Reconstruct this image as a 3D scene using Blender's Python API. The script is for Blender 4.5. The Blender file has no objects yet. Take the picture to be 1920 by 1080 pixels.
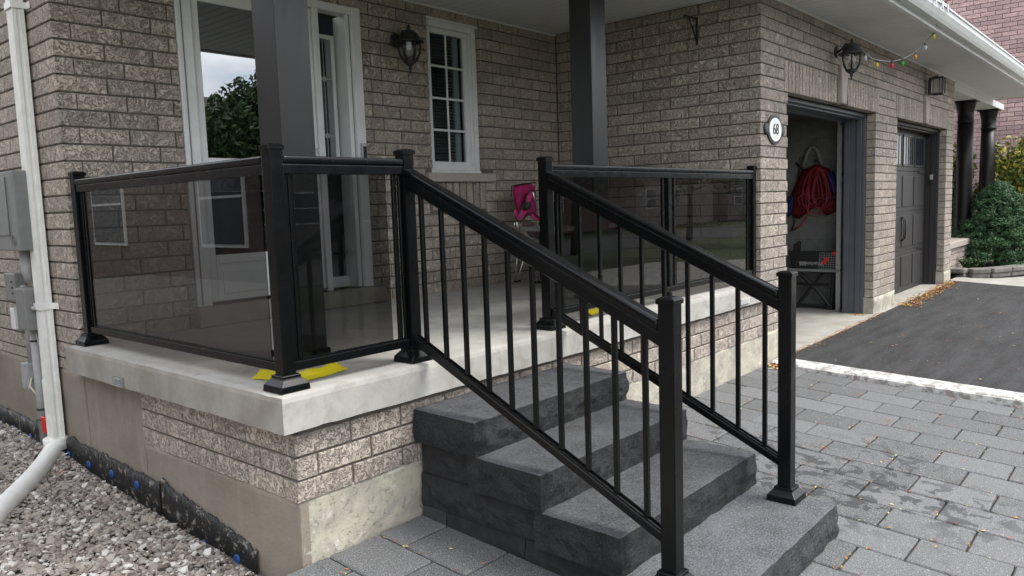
import bpy, bmesh, math, random
import numpy as np
from mathutils import Vector, Matrix, noise
random.seed(7); rng = np.random.default_rng(7)
S = bpy.context.scene
COL = S.collection

# ---------------------------------------------------------------- camera, sky, sun, exposure
F = 1448.03                      # focal length in pixels of the 1920 px wide photograph
RW = np.array([[0.65101448, -0.7583346, -0.03329833],      # camera right, down, forward in world axes
               [-0.10147155, -0.04346977, -0.99388827],
               [0.7522524, 0.65041449, -0.10524884]])
CAM = np.array([-1.539, -2.464, 0.672])                    # origin: near corner of the porch slab, z 0 = slab top
cd = bpy.data.cameras.new('camera'); cam = bpy.data.objects.new('camera', cd); COL.objects.link(cam)
m = Matrix.Identity(4)
for i in range(3):
    m[i][0] = RW[0][i]; m[i][1] = -RW[1][i]; m[i][2] = -RW[2][i]; m[i][3] = CAM[i]
cam.matrix_world = m
cd.sensor_width = 36; cd.lens = F / 1920 * 36; cd.clip_start = 0.05; cd.clip_end = 2000
S.camera = cam

SUN_EL, SUN_AZ = math.radians(58), math.radians(-34)       # azimuth from the street normal (-Y), negative = towards +X
sun_dir = Vector((-math.sin(SUN_AZ) * math.cos(SUN_EL), -math.cos(SUN_AZ) * math.cos(SUN_EL), math.sin(SUN_EL)))
W = bpy.data.worlds.new('World'); S.world = W; W.use_nodes = True
wn, wl = W.node_tree.nodes, W.node_tree.links
bg = wn['Background']; bg.inputs['Strength'].default_value = 0.09
sky = wn.new('ShaderNodeTexSky'); sky.sky_type = 'NISHITA'; sky.sun_disc = False
sky.sun_elevation = SUN_EL; sky.sun_rotation = math.atan2(sun_dir.x, sun_dir.y)
tcw = wn.new('ShaderNodeTexCoord')
mp = wn.new('ShaderNodeMapping'); mp.inputs['Scale'].default_value = (1.6, 1.6, 3.2)
nz = wn.new('ShaderNodeTexNoise'); nz.inputs['Scale'].default_value = 2.6; nz.inputs['Detail'].default_value = 7; nz.inputs['Roughness'].default_value = .55
rp = wn.new('ShaderNodeValToRGB'); rp.color_ramp.elements[0].position = .33; rp.color_ramp.elements[1].position = .52
nz2 = wn.new('ShaderNodeTexNoise'); nz2.inputs['Scale'].default_value = 5; nz2.inputs['Detail'].default_value = 5
rp2 = wn.new('ShaderNodeValToRGB'); rp2.color_ramp.elements[0].color = (7.5, 7.7, 8.1, 1); rp2.color_ramp.elements[1].color = (11.5, 11.6, 11.8, 1)
rp2.color_ramp.elements[0].position = .3; rp2.color_ramp.elements[1].position = .7
mxw = wn.new('ShaderNodeMixRGB')
wl.new(tcw.outputs['Generated'], mp.inputs['Vector']); wl.new(mp.outputs[0], nz.inputs['Vector']); wl.new(mp.outputs[0], nz2.inputs['Vector'])
wl.new(nz.outputs['Fac'], rp.inputs[0]); wl.new(nz2.outputs['Fac'], rp2.inputs[0])
wl.new(rp.outputs[0], mxw.inputs['Fac']); wl.new(sky.outputs[0], mxw.inputs['Color1']); wl.new(rp2.outputs[0], mxw.inputs['Color2'])
wl.new(mxw.outputs[0], bg.inputs['Color'])
sl = bpy.data.lights.new('sun', 'SUN'); so = bpy.data.objects.new('sun', sl); COL.objects.link(so)
sl.energy = 1.5; sl.angle = math.radians(26); sl.color = (1, .965, .92)
so.rotation_euler = sun_dir.to_track_quat('Z', 'Y').to_euler(); so.location = (3, -6, 9)
S.view_settings.view_transform = 'Standard'; S.view_settings.look = 'None'; S.view_settings.gamma = 1
S.view_settings.exposure = 1.6
S.render.engine = 'CYCLES'; S.cycles.use_denoising = True
S.cycles.max_bounces = 8; S.cycles.transparent_max_bounces = 16

# ---------------------------------------------------------------- pixel -> point on a known plane
def ray(u, v): return RW.T @ np.array([(u - 960) / F, (v - 540) / F, 1.0])
def on(axis, q, val):
    d = ray(*q); return CAM + d * ((val - CAM[axis]) / d[axis])
def on_x(u, v, x): return on(0, (u, v), x)
def on_y(u, v, y): return on(1, (u, v), y)
def on_z(u, v, z): return on(2, (u, v), z)
def proj(P):
    q = RW @ (np.asarray(P, float) - CAM); return 960 + F * q[0] / max(q[2], 1e-6), 540 + F * q[1] / max(q[2], 1e-6), q[2]

# ---------------------------------------------------------------- mesh helpers
class MB:
    def __init__(s): s.v = []; s.f = []
    def add(s, vs, fs):
        n = len(s.v); s.v += [tuple(map(float, p)) for p in vs]; s.f += [tuple(i + n for i in f) for f in fs]; return s
    def box(s, x0, x1, y0, y1, z0, z1):
        return s.add([(x0, y0, z0), (x1, y0, z0), (x1, y1, z0), (x0, y1, z0), (x0, y0, z1), (x1, y0, z1), (x1, y1, z1), (x0, y1, z1)],
                     [(0, 3, 2, 1), (4, 5, 6, 7), (0, 1, 5, 4), (1, 2, 6, 5), (2, 3, 7, 6), (3, 0, 4, 7)])
    def hexa(s, p):   # 8 points: bottom ring then top ring
        return s.add(p, [(0, 3, 2, 1), (4, 5, 6, 7), (0, 1, 5, 4), (1, 2, 6, 5), (2, 3, 7, 6), (3, 0, 4, 7)])
    def bar(s, a, b, w, h):   # slanted bar with plumb ends: w across, h vertical, a/b centre of its underside
        a, b = Vector(a), Vector(b); d = (b - a); d.z = 0; n = Vector((-d.y, d.x, 0)).normalized() * w / 2; u = Vector((0, 0, h))
        return s.hexa([a + n, a - n, b - n, b + n, a + n + u, a - n + u, b - n + u, b + n + u])
    def ring(s, prof, c=(0, 0, 0), n=16, ax='z', cap=True, a0=0.0):
        vs = []; fs = []; k = len(prof)
        for i in range(n):
            a = a0 + 2 * math.pi * i / n; ca, sa = math.cos(a), math.sin(a)
            for r, h in prof:
                p = (r * ca, r * sa, h)
                if ax == 'y': p = (r * ca, h, r * sa)
                if ax == 'x': p = (h, r * ca, r * sa)
                vs.append((c[0] + p[0], c[1] + p[1], c[2] + p[2]))
        for i in range(n):
            j = (i + 1) % n
            for t in range(k - 1): fs.append((i * k + t, j * k + t, j * k + t + 1, i * k + t + 1))
        if cap:
            fs.append(tuple(i * k for i in range(n))[::-1]); fs.append(tuple(i * k + k - 1 for i in range(n)))
        return s.add(vs, fs)
    def tube(s, pts, r, n=8, cap=True):
        P = [Vector(p) for p in pts]; R = r if isinstance(r, (list, tuple)) else [r] * len(P)
        vs = []; fs = []; up = None
        for i, p in enumerate(P):
            t = (P[min(i + 1, len(P) - 1)] - P[max(i - 1, 0)]).normalized()
            if up is None: up = Vector((0, 0, 1)) if abs(t.z) < .9 else Vector((1, 0, 0))
            a = t.cross(up).normalized(); b = a.cross(t).normalized(); up = b
            for k in range(n):
                w = 2 * math.pi * k / n; vs.append(p + a * math.cos(w) * R[i] + b * math.sin(w) * R[i])
        for i in range(len(P) - 1):
            for k in range(n): fs.append((i * n + k, i * n + (k + 1) % n, (i + 1) * n + (k + 1) % n, (i + 1) * n + k))
        if cap: fs.append(tuple(range(n))[::-1]); fs.append(tuple((len(P) - 1) * n + k for k in range(n)))
        return s.add(vs, fs)
    def build(s, name, mat, parent=None, bevel=0, seg=1, smooth=False, loc=None):
        me = bpy.data.meshes.new(name)
        off = wloc(parent) if parent is not None else (Vector(loc) if loc is not None else Vector((0, 0, 0)))
        me.from_pydata([(x - off.x, y - off.y, z - off.z) for x, y, z in s.v], [], s.f)
        bm = bmesh.new(); bm.from_mesh(me); bmesh.ops.recalc_face_normals(bm, faces=bm.faces)
        if bevel:
            es = [e for e in bm.edges if len(e.link_faces) == 2 and e.calc_face_angle() > .6]
            bmesh.ops.bevel(bm, geom=es, offset=bevel, segments=seg, affect='EDGES', clamp_overlap=True, profile=.6)
        bm.to_mesh(me); bm.free()
        if smooth: me.shade_smooth() if smooth is True else me.shade_auto_smooth() if hasattr(me, 'shade_auto_smooth') else None
        return link(name, me, mat, parent, loc)
WL = {}
def wloc(o):
    v = Vector((0, 0, 0))
    while o is not None: v += o.location; o = o.parent
    return v
def link(name, me, mat, parent=None, loc=None):
    o = bpy.data.objects.new(name, me); COL.objects.link(o)
    if mat is not None and not len(me.materials): me.materials.append(mat)
    if parent is not None: o.parent = parent
    elif loc is not None: o.location = loc
    return o
def thing(name, label, cat, loc=(0, 0, 0), group=None):
    o = bpy.data.objects.new(name, None); COL.objects.link(o); o.location = loc; o.empty_display_size = .1
    return tag(o, label, cat, group)
def tag(o, label, cat, group=None):
    o['label'] = label; o['category'] = cat
    if group: o['group'] = group
    return o
def setting(o): o['kind'] = 'structure'; return o
def stuff(o): o['kind'] = 'stuff'; return o
def text_mesh(body, size, thick=.0015):
    cu = bpy.data.curves.new('lettering', 'FONT'); cu.body = body; cu.size = size; cu.extrude = thick; cu.align_x = 'CENTER'; cu.align_y = 'CENTER'
    o = bpy.data.objects.new('lettering', cu); COL.objects.link(o); bpy.context.view_layer.update()
    me = bpy.data.meshes.new_from_object(o.evaluated_get(bpy.context.evaluated_depsgraph_get()))
    bpy.data.objects.remove(o); bpy.data.curves.remove(cu); return me

# ---------------------------------------------------------------- materials
def mat(name, col=(.5, .5, .5), rough=.6, metal=0, spec=.5):
    M = bpy.data.materials.new(name); M.use_nodes = True; b = M.node_tree.nodes['Principled BSDF']
    b.inputs['Base Color'].default_value = (*col, 1); b.inputs['Roughness'].default_value = rough
    b.inputs['Metallic'].default_value = metal; b.inputs['Specular IOR Level'].default_value = spec
    return M
class NT:
    def __init__(s, M): s.t = M.node_tree; s.b = s.t.nodes['Principled BSDF']
    def n(s, kind, **kw):
        x = s.t.nodes.new('ShaderNode' + kind)
        for k, v in kw.items():
            if k in x.inputs: x.inputs[k].default_value = v
            else: setattr(x, k, v)
        return x
    def l(s, a, b): s.t.links.new(a, b)
    def pos(s, scale=(1, 1, 1)):
        g = s.n('NewGeometry'); mpn = s.n('Mapping'); mpn.inputs['Scale'].default_value = scale
        s.l(g.outputs['Position'], mpn.inputs['Vector']); return mpn.outputs[0]
    def noise(s, vec, scale, detail=3, rough=.5, dist=0):
        x = s.n('TexNoise'); x.inputs['Scale'].default_value = scale; x.inputs['Detail'].default_value = detail
        x.inputs['Roughness'].default_value = rough; x.inputs['Distortion'].default_value = dist
        s.l(vec, x.inputs['Vector']); return x.outputs['Fac']
    def ramp(s, fac, stops):
        x = s.n('ValToRGB'); e = x.color_ramp.elements
        while len(e) < len(stops): e.new(.5)
        for el, (p, c) in zip(e, stops):
            el.position = p; el.color = (c, c, c, 1) if isinstance(c, (int, float)) else (*c, 1)
        s.l(fac, x.inputs[0]); return x.outputs[0]
    def mix(s, fac, a, b, mode='MIX'):
        x = s.n('MixRGB'); x.blend_type = mode
        for i, q in (('Fac', fac), ('Color1', a), ('Color2', b)):
            if isinstance(q, (int, float)): x.inputs[i].default_value = q if i == 'Fac' else (q, q, q, 1)
            elif isinstance(q, tuple): x.inputs[i].default_value = (*q, 1)
            else: s.l(q, x.inputs[i])
        return x.outputs[0]
    def math(s, op, a, b=0):
        x = s.n('Math', operation=op)
        for i, q in enumerate((a, b)):
            if isinstance(q, (int, float)): x.inputs[i].default_value = q
            else: s.l(q, x.inputs[i])
        return x.outputs[0]
    def bump(s, h, dist, strength=1):
        x = s.n('Bump'); x.inputs['Distance'].default_value = dist; x.inputs['Strength'].default_value = strength
        s.l(h, x.inputs['Height']); s.l(x.outputs[0], s.b.inputs['Normal']); return x
    def col(s, c): s.l(c, s.b.inputs['Base Color'])
    def rough(s, c): s.l(c, s.b.inputs['Roughness'])

def brick_mat(name, hi, lo, vary=.16):
    M = mat(name, hi, .85, spec=.25); T = NT(M); p = T.pos()
    big = T.noise(p, 26, 3, .55, 1.2); fine = T.noise(p, 170, 3, .65); mid = T.noise(p, 40, 4, .6, 1.2)
    worm = T.ramp(T.math('ABSOLUTE', T.math('SUBTRACT', mid, .5)), [(.006, .12), (.036, 1)])      # meandering creases between raised pads
    rgh = T.ramp(T.math('ADD', mid, T.math('MULTIPLY', T.math('SUBTRACT', fine, .5), .5)), [(.35, .05), (.44, 1)])
    zone = T.ramp(big, [(.40, 0), (.50, 1)])                                                    # smooth pads here, broken face there
    msk = T.mix(zone, T.mix(1, worm, rgh, 'MULTIPLY'), T.mix(1, worm, T.ramp(rgh, [(0, .75), (1, 1.0)]), 'MULTIPLY'))
    g = T.n('NewGeometry'); oi = T.n('ObjectInfo')
    rnd = T.math('FRACT', T.math('ADD', T.math('MULTIPLY', g.outputs['Random Per Island'], 7.31), T.math('MULTIPLY', oi.outputs['Random'], 5.17)))
    c = T.mix(msk, lo, hi)
    c = T.mix(T.ramp(fine, [(.32, .30), (.5, 0.0)]), c, tuple(x * .7 for x in lo))
    tone = T.ramp(rnd, [(0, tuple((1 - vary, 1 - vary, 1 - vary * .9))), (1, (1 + vary * .6, 1 + vary * .5, 1 + vary * .45))])
    T.col(T.mix(1, c, tone, 'MULTIPLY'))
    T.bump(T.math('ADD', msk, T.math('MULTIPLY', fine, .4)), .0055, 1.0)
    return M
M_brick = brick_mat('buff_brick', (.545, .475, .405), (.21, .178, .15), .18)
M_pink = brick_mat('pink_brick', (.62, .44, .43), (.34, .19, .185), .25)
def rough_mat(name, a, b, scale=30, rough=.9, bscale=200, bd=.002, spec=.25, detail=5):
    M = mat(name, a, rough, spec=spec); T = NT(M); p = T.pos()
    T.col(T.mix(T.ramp(T.noise(p, scale, detail, .6), [(.35, 0), (.65, 1)]), a, b)); T.bump(T.noise(p, bscale, 4, .65), bd); return M
M_mortar = rough_mat('mortar', (.15, .13, .11), (.11, .095, .08), 40)
M_soffit = rough_mat('white_vinyl', (.60, .61, .61), (.56, .57, .57), 3, .5, 30, .0004, .4)
M_white = rough_mat('white_paint', (.70, .71, .70), (.62, .63, .62), 6, .42, 60, .0004, .45)
M_pvc = rough_mat('white_pvc', (.84, .84, .81), (.74, .74, .70), 14, .4, 60, .0006, .45)
M_stone_sill = rough_mat('sill_stone', (.40, .345, .315), (.35, .3, .27), 60, .9, 300, .001)
M_parge = mat('taupe_parging', (.25, .222, .19), .93, spec=.2); T = NT(M_parge); p = T.pos()
c = T.mix(T.ramp(T.noise(p, 3.2, 6, .6), [(.35, 0), (.7, 1)]), (.225, .192, .155), (.29, .252, .207))
c = T.mix(T.ramp(T.noise(T.pos((6, 6, .7)), 2.2, 4, .5), [(.55, 0), (.72, .45)]), c, (.33, .30, .26)); T.col(c)
T.bump(T.math('ADD', T.noise(p, 9, 5, .6), T.math('MULTIPLY', T.noise(p, 90, 4, .6), .35)), .012, .6)
M_footing = mat('stained_concrete', (.5, .45, .34), .95, spec=.2); T = NT(M_footing); p = T.pos()
c = T.mix(T.ramp(T.noise(p, 6, 5, .6), [(.38, 0), (.55, 1)]), (.33, .31, .26), (.46, .425, .345))
c = T.mix(T.ramp(T.noise(p, 3.1, 4, .6, .8), [(.55, 0), (.66, .8)]), c, (.29, .29, .275))
c = T.mix(T.ramp(T.noise(p, 11, 4, .7), [(.6, 0), (.72, .85)]), c, (.66, .63, .58)); T.col(c)
T.bump(T.math('ADD', T.noise(p, 16, 6, .65), T.math('MULTIPLY', T.ramp(T.noise(p, 38, 4, .7), [(.3, 0), (.42, 1)]), .6)), .010, .8)
M_slab = mat('slab_concrete', (.55, .54, .51), .8, spec=.3); T = NT(M_slab); p = T.pos()
c = T.mix(T.ramp(T.noise(p, 2.4, 6, .62), [(.36, 0), (.66, 1)]), (.335, .32, .29), (.435, .425, .395))
c = T.mix(T.ramp(T.noise(p, 6, 6, .7, 1.2), [(.5, 0), (.66, .65)]), c, (.27, .255, .225)); T.col(c)
T.bump(T.math('ADD', T.noise(p, 14, 5, .6), T.math('MULTIPLY', T.noise(p, 120, 3, .6), .3)), .005, .5)
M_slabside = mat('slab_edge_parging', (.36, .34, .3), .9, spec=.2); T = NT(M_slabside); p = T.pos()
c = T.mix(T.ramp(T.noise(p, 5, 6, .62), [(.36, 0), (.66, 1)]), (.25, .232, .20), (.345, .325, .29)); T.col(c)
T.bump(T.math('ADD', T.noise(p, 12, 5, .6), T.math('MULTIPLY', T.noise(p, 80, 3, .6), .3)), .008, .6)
M_black = mat('black_aluminium', (.0032, .0035, .004), .24, spec=.26); T = NT(M_black); p = T.pos()
T.rough(T.ramp(T.noise(p, 12, 4, .6), [(.3, .20), (.7, .30)]))
M_column = mat('charcoal_cladding', (.026, .0265, .0275), .32, spec=.45); T = NT(M_column)
T.rough(T.ramp(T.noise(T.pos((8, 8, 1)), 3, 4, .6), [(.3, .28), (.7, .42)]))
M_rubber = mat('black_plastic', (.01, .01, .011), .55)
M_iron = rough_mat('cast_iron', (.014, .014, .016), (.022, .022, .024), 80, .5, 300, .0006, .5)
M_frame = rough_mat('dark_grey_jamb', (.085, .093, .108), (.07, .077, .09), 6, .42, 120, .0004, .5)
M_gdoor = mat('garage_door_paint', (.028, .026, .026), .5, spec=.45); T = NT(M_gdoor)
T.bump(T.noise(T.pos((3, 40, 40)), 6, 5, .6), .0012, .5)
M_navy = mat('dark_door', (.012, .016, .026), .45)
M_gray = rough_mat('grey_enamel', (.20, .205, .20), (.17, .175, .17), 20, .5, 200, .0004, .4)
M_galv = rough_mat('galvanised', (.42, .43, .43), (.34, .35, .36), 25, .42, 200, .0004, .5)
M_steel = mat('steel', (.62, .62, .62), .3, 1.0)
M_pipe = rough_mat('grey_conduit', (.36, .365, .36), (.30, .305, .3), 20, .55, 200, .0003, .4)
def glass_mat(name, tint, ior=1.5, gloss=.0, gl_rough=.0, extra=0.0):
    M = bpy.data.materials.new(name); M.use_nodes = True; t = M.node_tree; t.nodes.remove(t.nodes['Principled BSDF'])
    o = t.nodes['Material Output']; tr = t.nodes.new('ShaderNodeBsdfTransparent'); tr.inputs['Color'].default_value = (*tint, 1)
    gl = t.nodes.new('ShaderNodeBsdfGlossy'); gl.inputs['Roughness'].default_value = gl_rough; gl.inputs['Color'].default_value = (.95, .97, 1, 1)
    fr = t.nodes.new('ShaderNodeFresnel'); fr.inputs['IOR'].default_value = ior
    ad = t.nodes.new('ShaderNodeMath'); ad.operation = 'ADD'; ad.inputs[1].default_value = extra; ad.use_clamp = True
    mx = t.nodes.new('ShaderNodeMixShader'); ge = t.nodes.new('ShaderNodeNewGeometry'); inv = t.nodes.new('ShaderNodeMath'); inv.operation = 'SUBTRACT'; inv.inputs[0].default_value = 1; t.links.new(ge.outputs['Backfacing'], inv.inputs[1])
    mu = t.nodes.new('ShaderNodeMath'); mu.operation = 'MULTIPLY'; t.links.new(fr.outputs[0], ad.inputs[0]); t.links.new(ad.outputs[0], mu.inputs[0]); t.links.new(inv.outputs[0], mu.inputs[1]); t.links.new(mu.outputs[0], mx.inputs[0])
    t.links.new(tr.outputs[0], mx.inputs[1]); t.links.new(gl.outputs[0], mx.inputs[2]); t.links.new(mx.outputs[0], o.inputs['Surface']); return M
M_tint = glass_mat('tinted_glass', (.485, .485, .48), 1.42)       # a pane is two faces thick: both tint
M_clear = glass_mat('clear_glass', (.9, .92, .92), 1.5)
M_store = glass_mat('door_glass', (.12, .13, .14), 1.75, extra=.22)
M_winglass = glass_mat('window_glass', (.72, .76, .78), 1.55, extra=.01)
M_gwin = mat('garage_window_glass', (.01, .012, .016), .12, spec=.15)
M_lead = glass_mat('textured_glass', (.2, .21, .23), 1.9, gl_rough=.10, extra=.25)
M_lampglass = mat('lamp_glass', (.55, .53, .48), .25); M_lampglass.node_tree.nodes['Principled BSDF'].inputs['Transmission Weight'].default_value = .5
def stone_mat(name, k, streak, bd=.006):
    M = mat(name, (.1, .1, .1), .85, spec=.25); T = NT(M); p = T.pos(); K = lambda *c: tuple(x * k for x in c)
    c = T.mix(T.ramp(T.noise(p, 7, 6, .65), [(.33, 0), (.68, 1)]), K(.030, .0305, .032), K(.066, .0675, .072))
    c = T.mix(T.ramp(T.noise(T.pos((1, 2.4, 1.6)), 70, 5, .72), [(.46, 0), (.70, streak)]), c, K(.135, .138, .150))
    c = T.mix(T.ramp(T.noise(p, 420, 1, .5), [(.74, 0), (.79, .6)]), c, (.4, .4, .4)); T.col(c)
    T.bump(T.math('ADD', T.math('ADD', T.noise(T.pos((1, 2, 1.4)), 38, 7, .72), T.noise(p, 15, 4, .6)), T.math('MULTIPLY', T.noise(p, 200, 3, .6), .35)), bd, .85); return M
M_split_shade = stone_mat('shaded_split_charcoal', .50, .6, .018); M_split_low_shade = stone_mat('shaded_split_pale', .85, .8, .016)  # riser and side shade put into a darker stone colour, rougher bump
M_step = stone_mat('charcoal_stone', 1.02, .85); M_step_low = stone_mat('pale_charcoal_stone', 1.45, 1.0)
M_paver = mat('charcoal_paver', (.14, .142, .145), .85, spec=.3); T = NT(M_paver); p = T.pos()
oi = T.n('ObjectInfo'); base = T.ramp(oi.outputs['Random'], [(0, (.056, .058, .061)), (.3, (.080, .082, .085)), (.7, (.098, .10, .103)), (1, (.124, .127, .132))])
c = T.mix(T.ramp(T.noise(p, 8, 5, .6), [(.3, .0), (.7, .35)]), base, (.10, .101, .104))
c = T.mix(T.ramp(T.noise(p, 230, 2, .6), [(.53, 0), (.66, .85)]), c, (.30, .30, .295))
c = T.mix(T.ramp(T.noise(p, 330, 2, .5), [(.68, 0), (.72, .8)]), c, (.55, .55, .53))
dn_ = T.n('VectorMath', operation='DISTANCE'); T.l(p, dn_.inputs[0]); dn_.inputs[1].default_value = (2.35, -1.12, -.75)
WETZ = T.ramp(T.math('ADD', dn_.outputs['Value'], T.math('MULTIPLY', T.math('SUBTRACT', T.noise(p, 2.2, 2, .5), .5), 1.2)), [(.45, 1), (.95, 0)])
wet = T.math('MULTIPLY', T.ramp(T.noise(p, 10, 5, .62, .6), [(.52, 0), (.545, .78)]), WETZ)
c = T.mix(wet, c, (.034, .034, .035)); T.col(c)
T.bump(T.math('ADD', T.noise(p, 180, 4, .7), T.math('MULTIPLY', T.noise(p, 30, 3, .5), .5)), .0028, .8)
M_joint = rough_mat('joint_sand', (.035, .033, .03), (.055, .045, .035), 60)
M_asphalt = mat('asphalt', (.05, .05, .052), .9, spec=.3); T = NT(M_asphalt); p = T.pos()
c = T.mix(T.ramp(T.noise(T.pos((.4, 2.4, 1)), 3.2, 8, .7), [(.35, 0), (.7, 1)]), (.010, .010, .011), (.042, .042, .044))
c = T.mix(T.ramp(T.noise(p, 260, 2, .5), [(.54, 0), (.66, .7)]), c, (.115, .115, .112)); T.col(c)
T.bump(T.noise(p, 220, 4, .75), .004, .8)
M_floor = rough_mat('garage_floor_concrete', (.36, .345, .31), (.27, .255, .225), 5, .85, 160, .0015)
M_curb = mat('painted_kerb', (.6, .6, .58), .85); T = NT(M_curb); p = T.pos()
msk = T.ramp(T.noise(p, 14, 6, .7), [(.43, 0), (.52, 1)])
T.col(T.mix(msk, (.27, .255, .235), (.56, .55, .53))); T.bump(T.math('ADD', T.noise(p, 40, 5, .7), msk), .004, .7)
M_block = rough_mat('concrete_block', (.165, .165, .158), (.135, .135, .13), 14, .9, 150, .003)
M_soil = rough_mat('soil', (.06, .05, .04), (.10, .085, .065), 12, .95, 60, .01)
M_ground = rough_mat('lawn_ground', (.06, .085, .035), (.085, .09, .045), 9, .95, 60, .02)
M_road = rough_mat('road_asphalt', (.07, .07, .07), (.09, .09, .088), 9, .95, 200, .004)
M_shingle = rough_mat('shingles', (.09, .085, .08), (.05, .048, .046), 20, .9, 60, .01)
M_gravel = mat('gravel', (.35, .33, .3), .85, spec=.3); T = NT(M_gravel); g = T.n('NewGeometry')
c = T.ramp(g.outputs['Random Per Island'], [(0, (.13, .105, .092)), (.25, (.27, .23, .198)), (.5, (.36, .32, .28)), (.7, (.21, .185, .168)), (.86, (.48, .445, .40)), (1, (.72, .70, .66))])
T.col(T.mix(T.ramp(T.noise(T.pos(), 90, 4, .6), [(.3, 0), (.7, .35)]), c, (.19, .16, .14))); T.bump(T.noise(T.pos(), 220, 3, .6), .002, .6)
M_membrane = mat('black_membrane', (.012, .012, .012), .5); T = NT(M_membrane); p = T.pos()
T.col(T.mix(T.ramp(T.noise(p, 22, 6, .75), [(.565, 0), (.61, .85)]), (.011, .011, .011), (.24, .22, .195))); T.bump(T.noise(p, 60, 4, .6), .004)
M_blue = mat('blue_plastic', (.012, .065, .24), .5); M_red = mat('red_plastic', (.62, .02, .012), .4)
M_yellow = mat('yellow_plastic', (.78, .66, .01), .4, spec=.5)
M_pinkfab = rough_mat('magenta_fabric', (.36, .018, .11), (.27, .012, .08), 20, .85, 300, .0008, .3)
M_pinkfab2 = rough_mat('pink_fabric', (.55, .05, .17), (.45, .035, .14), 20, .85, 300, .0008, .3)
M_mesh = rough_mat('grey_mesh_fabric', (.14, .095, .1), (.11, .08, .085), 40, .9, 400, .001)
M_bulb = {k: mat('bulb_' + k, c, .2) for k, c in dict(yellow=(.75, .55, .04), red=(.7, .015, .05), green=(.02, .42, .09), orange=(.8, .3, .05), clear=(.55, .62, .66), lime=(.35, .6, .04)).items()}
M_cordgrey = mat('pale_cord', (.33, .35, .37), .6); M_cordgreen = mat('dark_cord', (.02, .035, .03), .6)
M_cordred = mat('red_cord', (.20, .010, .012), .5); M_lifered = rough_mat('red_nylon', (.10, .005, .009), (.065, .004, .006), 20, .7); M_lifeblue = rough_mat('blue_nylon', (.008, .02, .11), (.006, .014, .07), 20, .7)
M_leafo = mat('dry_leaf', (.42, .15, .025), .8); T = NT(M_leafo); g = T.n('NewGeometry')
T.col(T.ramp(g.outputs['Random Per Island'], [(0, (.5, .19, .03)), (.35, (.36, .10, .025)), (.6, (.22, .055, .02)), (.8, (.55, .42, .06)), (1, (.6, .5, .3))]))
def leaf_mat(name, stops):
    M = mat(name, stops[0][1], .6, spec=.3); T = NT(M); g = T.n('NewGeometry')
    T.col(T.ramp(g.outputs['Random Per Island'], stops)); b = M.node_tree.nodes['Principled BSDF']; return M
M_spruce = leaf_mat('spruce_needles', [(0, (.018, .05, .024)), (.5, (.045, .105, .045)), (1, (.09, .175, .072))])
M_leafy = leaf_mat('autumn_leaves', [(0, (.05, .09, .02)), (.4, (.10, .14, .03)), (.7, (.28, .26, .03)), (1, (.42, .36, .05))])
M_green = leaf_mat('green_leaves', [(0, (.02, .045, .014)), (.6, (.035, .075, .02)), (1, (.08, .12, .04))])
M_bark = rough_mat('bark', (.09, .065, .045), (.05, .035, .025), 30)
M_numw = mat('white_enamel', (.82, .82, .8), .35); M_ink = mat('black_ink', (.015, .015, .015), .6)

# ---------------------------------------------------------------- ground levels
def gz(x, y):       # the site falls gently from the house towards the street
    z = -.678
    if y < .04: z -= .065 * (.04 - max(y, -9))
    if x > 4.3: z += .006 * min(x - 4.3, 7)
    return z
def sheet(name, x0, x1, y0, y1, nx, ny, m, dz=0, zf=gz, thick=.05):
    b = MB(); n = nx + 1
    for lv in (0, -thick):
        for j in range(ny + 1):
            for i in range(nx + 1):
                x = x0 + (x1 - x0) * i / nx; y = y0 + (y1 - y0) * j / ny; b.v.append((x, y, zf(x, y) + dz + lv))
    k = n * (ny + 1)
    for j in range(ny):
        for i in range(nx):
            a = j * n + i; b.f.append((a, a + 1, a + n + 1, a + n)); b.f.append((k + a, k + a + n, k + a + n + 1, k + a + 1))
    for i in range(nx): b.f += [(i, k + i, k + i + 1, i + 1), (ny * n + i, ny * n + i + 1, k + ny * n + i + 1, k + ny * n + i)]
    for j in range(ny): b.f += [(j * n, (j + 1) * n, k + (j + 1) * n, k + j * n), (j * n + nx, k + j * n + nx, k + (j + 1) * n + nx, (j + 1) * n + nx)]
    return setting(b.build(name, m, bevel=0))
def lowz(x, y):
    return (-.678 - .065 * min(max(.04 - y, 0), 9)) - .16
b = MB()                                   # one ground sheet out to the horizon
ys = [-900, -9, .04, 900]
for y in ys:
    for x in (-900, 900): b.v.append((x, y, lowz(0, y)))
b.f = [(0, 1, 3, 2), (2, 3, 5, 4), (4, 5, 7, 6)]
setting(b.build('ground', M_ground))
b = MB(); b.box(-60, 120, -24, -16, lowz(0, -10) - .2, lowz(0, -10) + .02); setting(b.build('road', M_road))

YG, YB, XS, GX = .06, 2.06, .07, 4.44          # garage front, porch back wall, house side wall, garage side wall
ZC = 2.26                                      # porch ceiling / soffit
P_, L_, T_ = .0913, .267, .092                 # course, brick pitch, brick depth
J_ = .010

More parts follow.
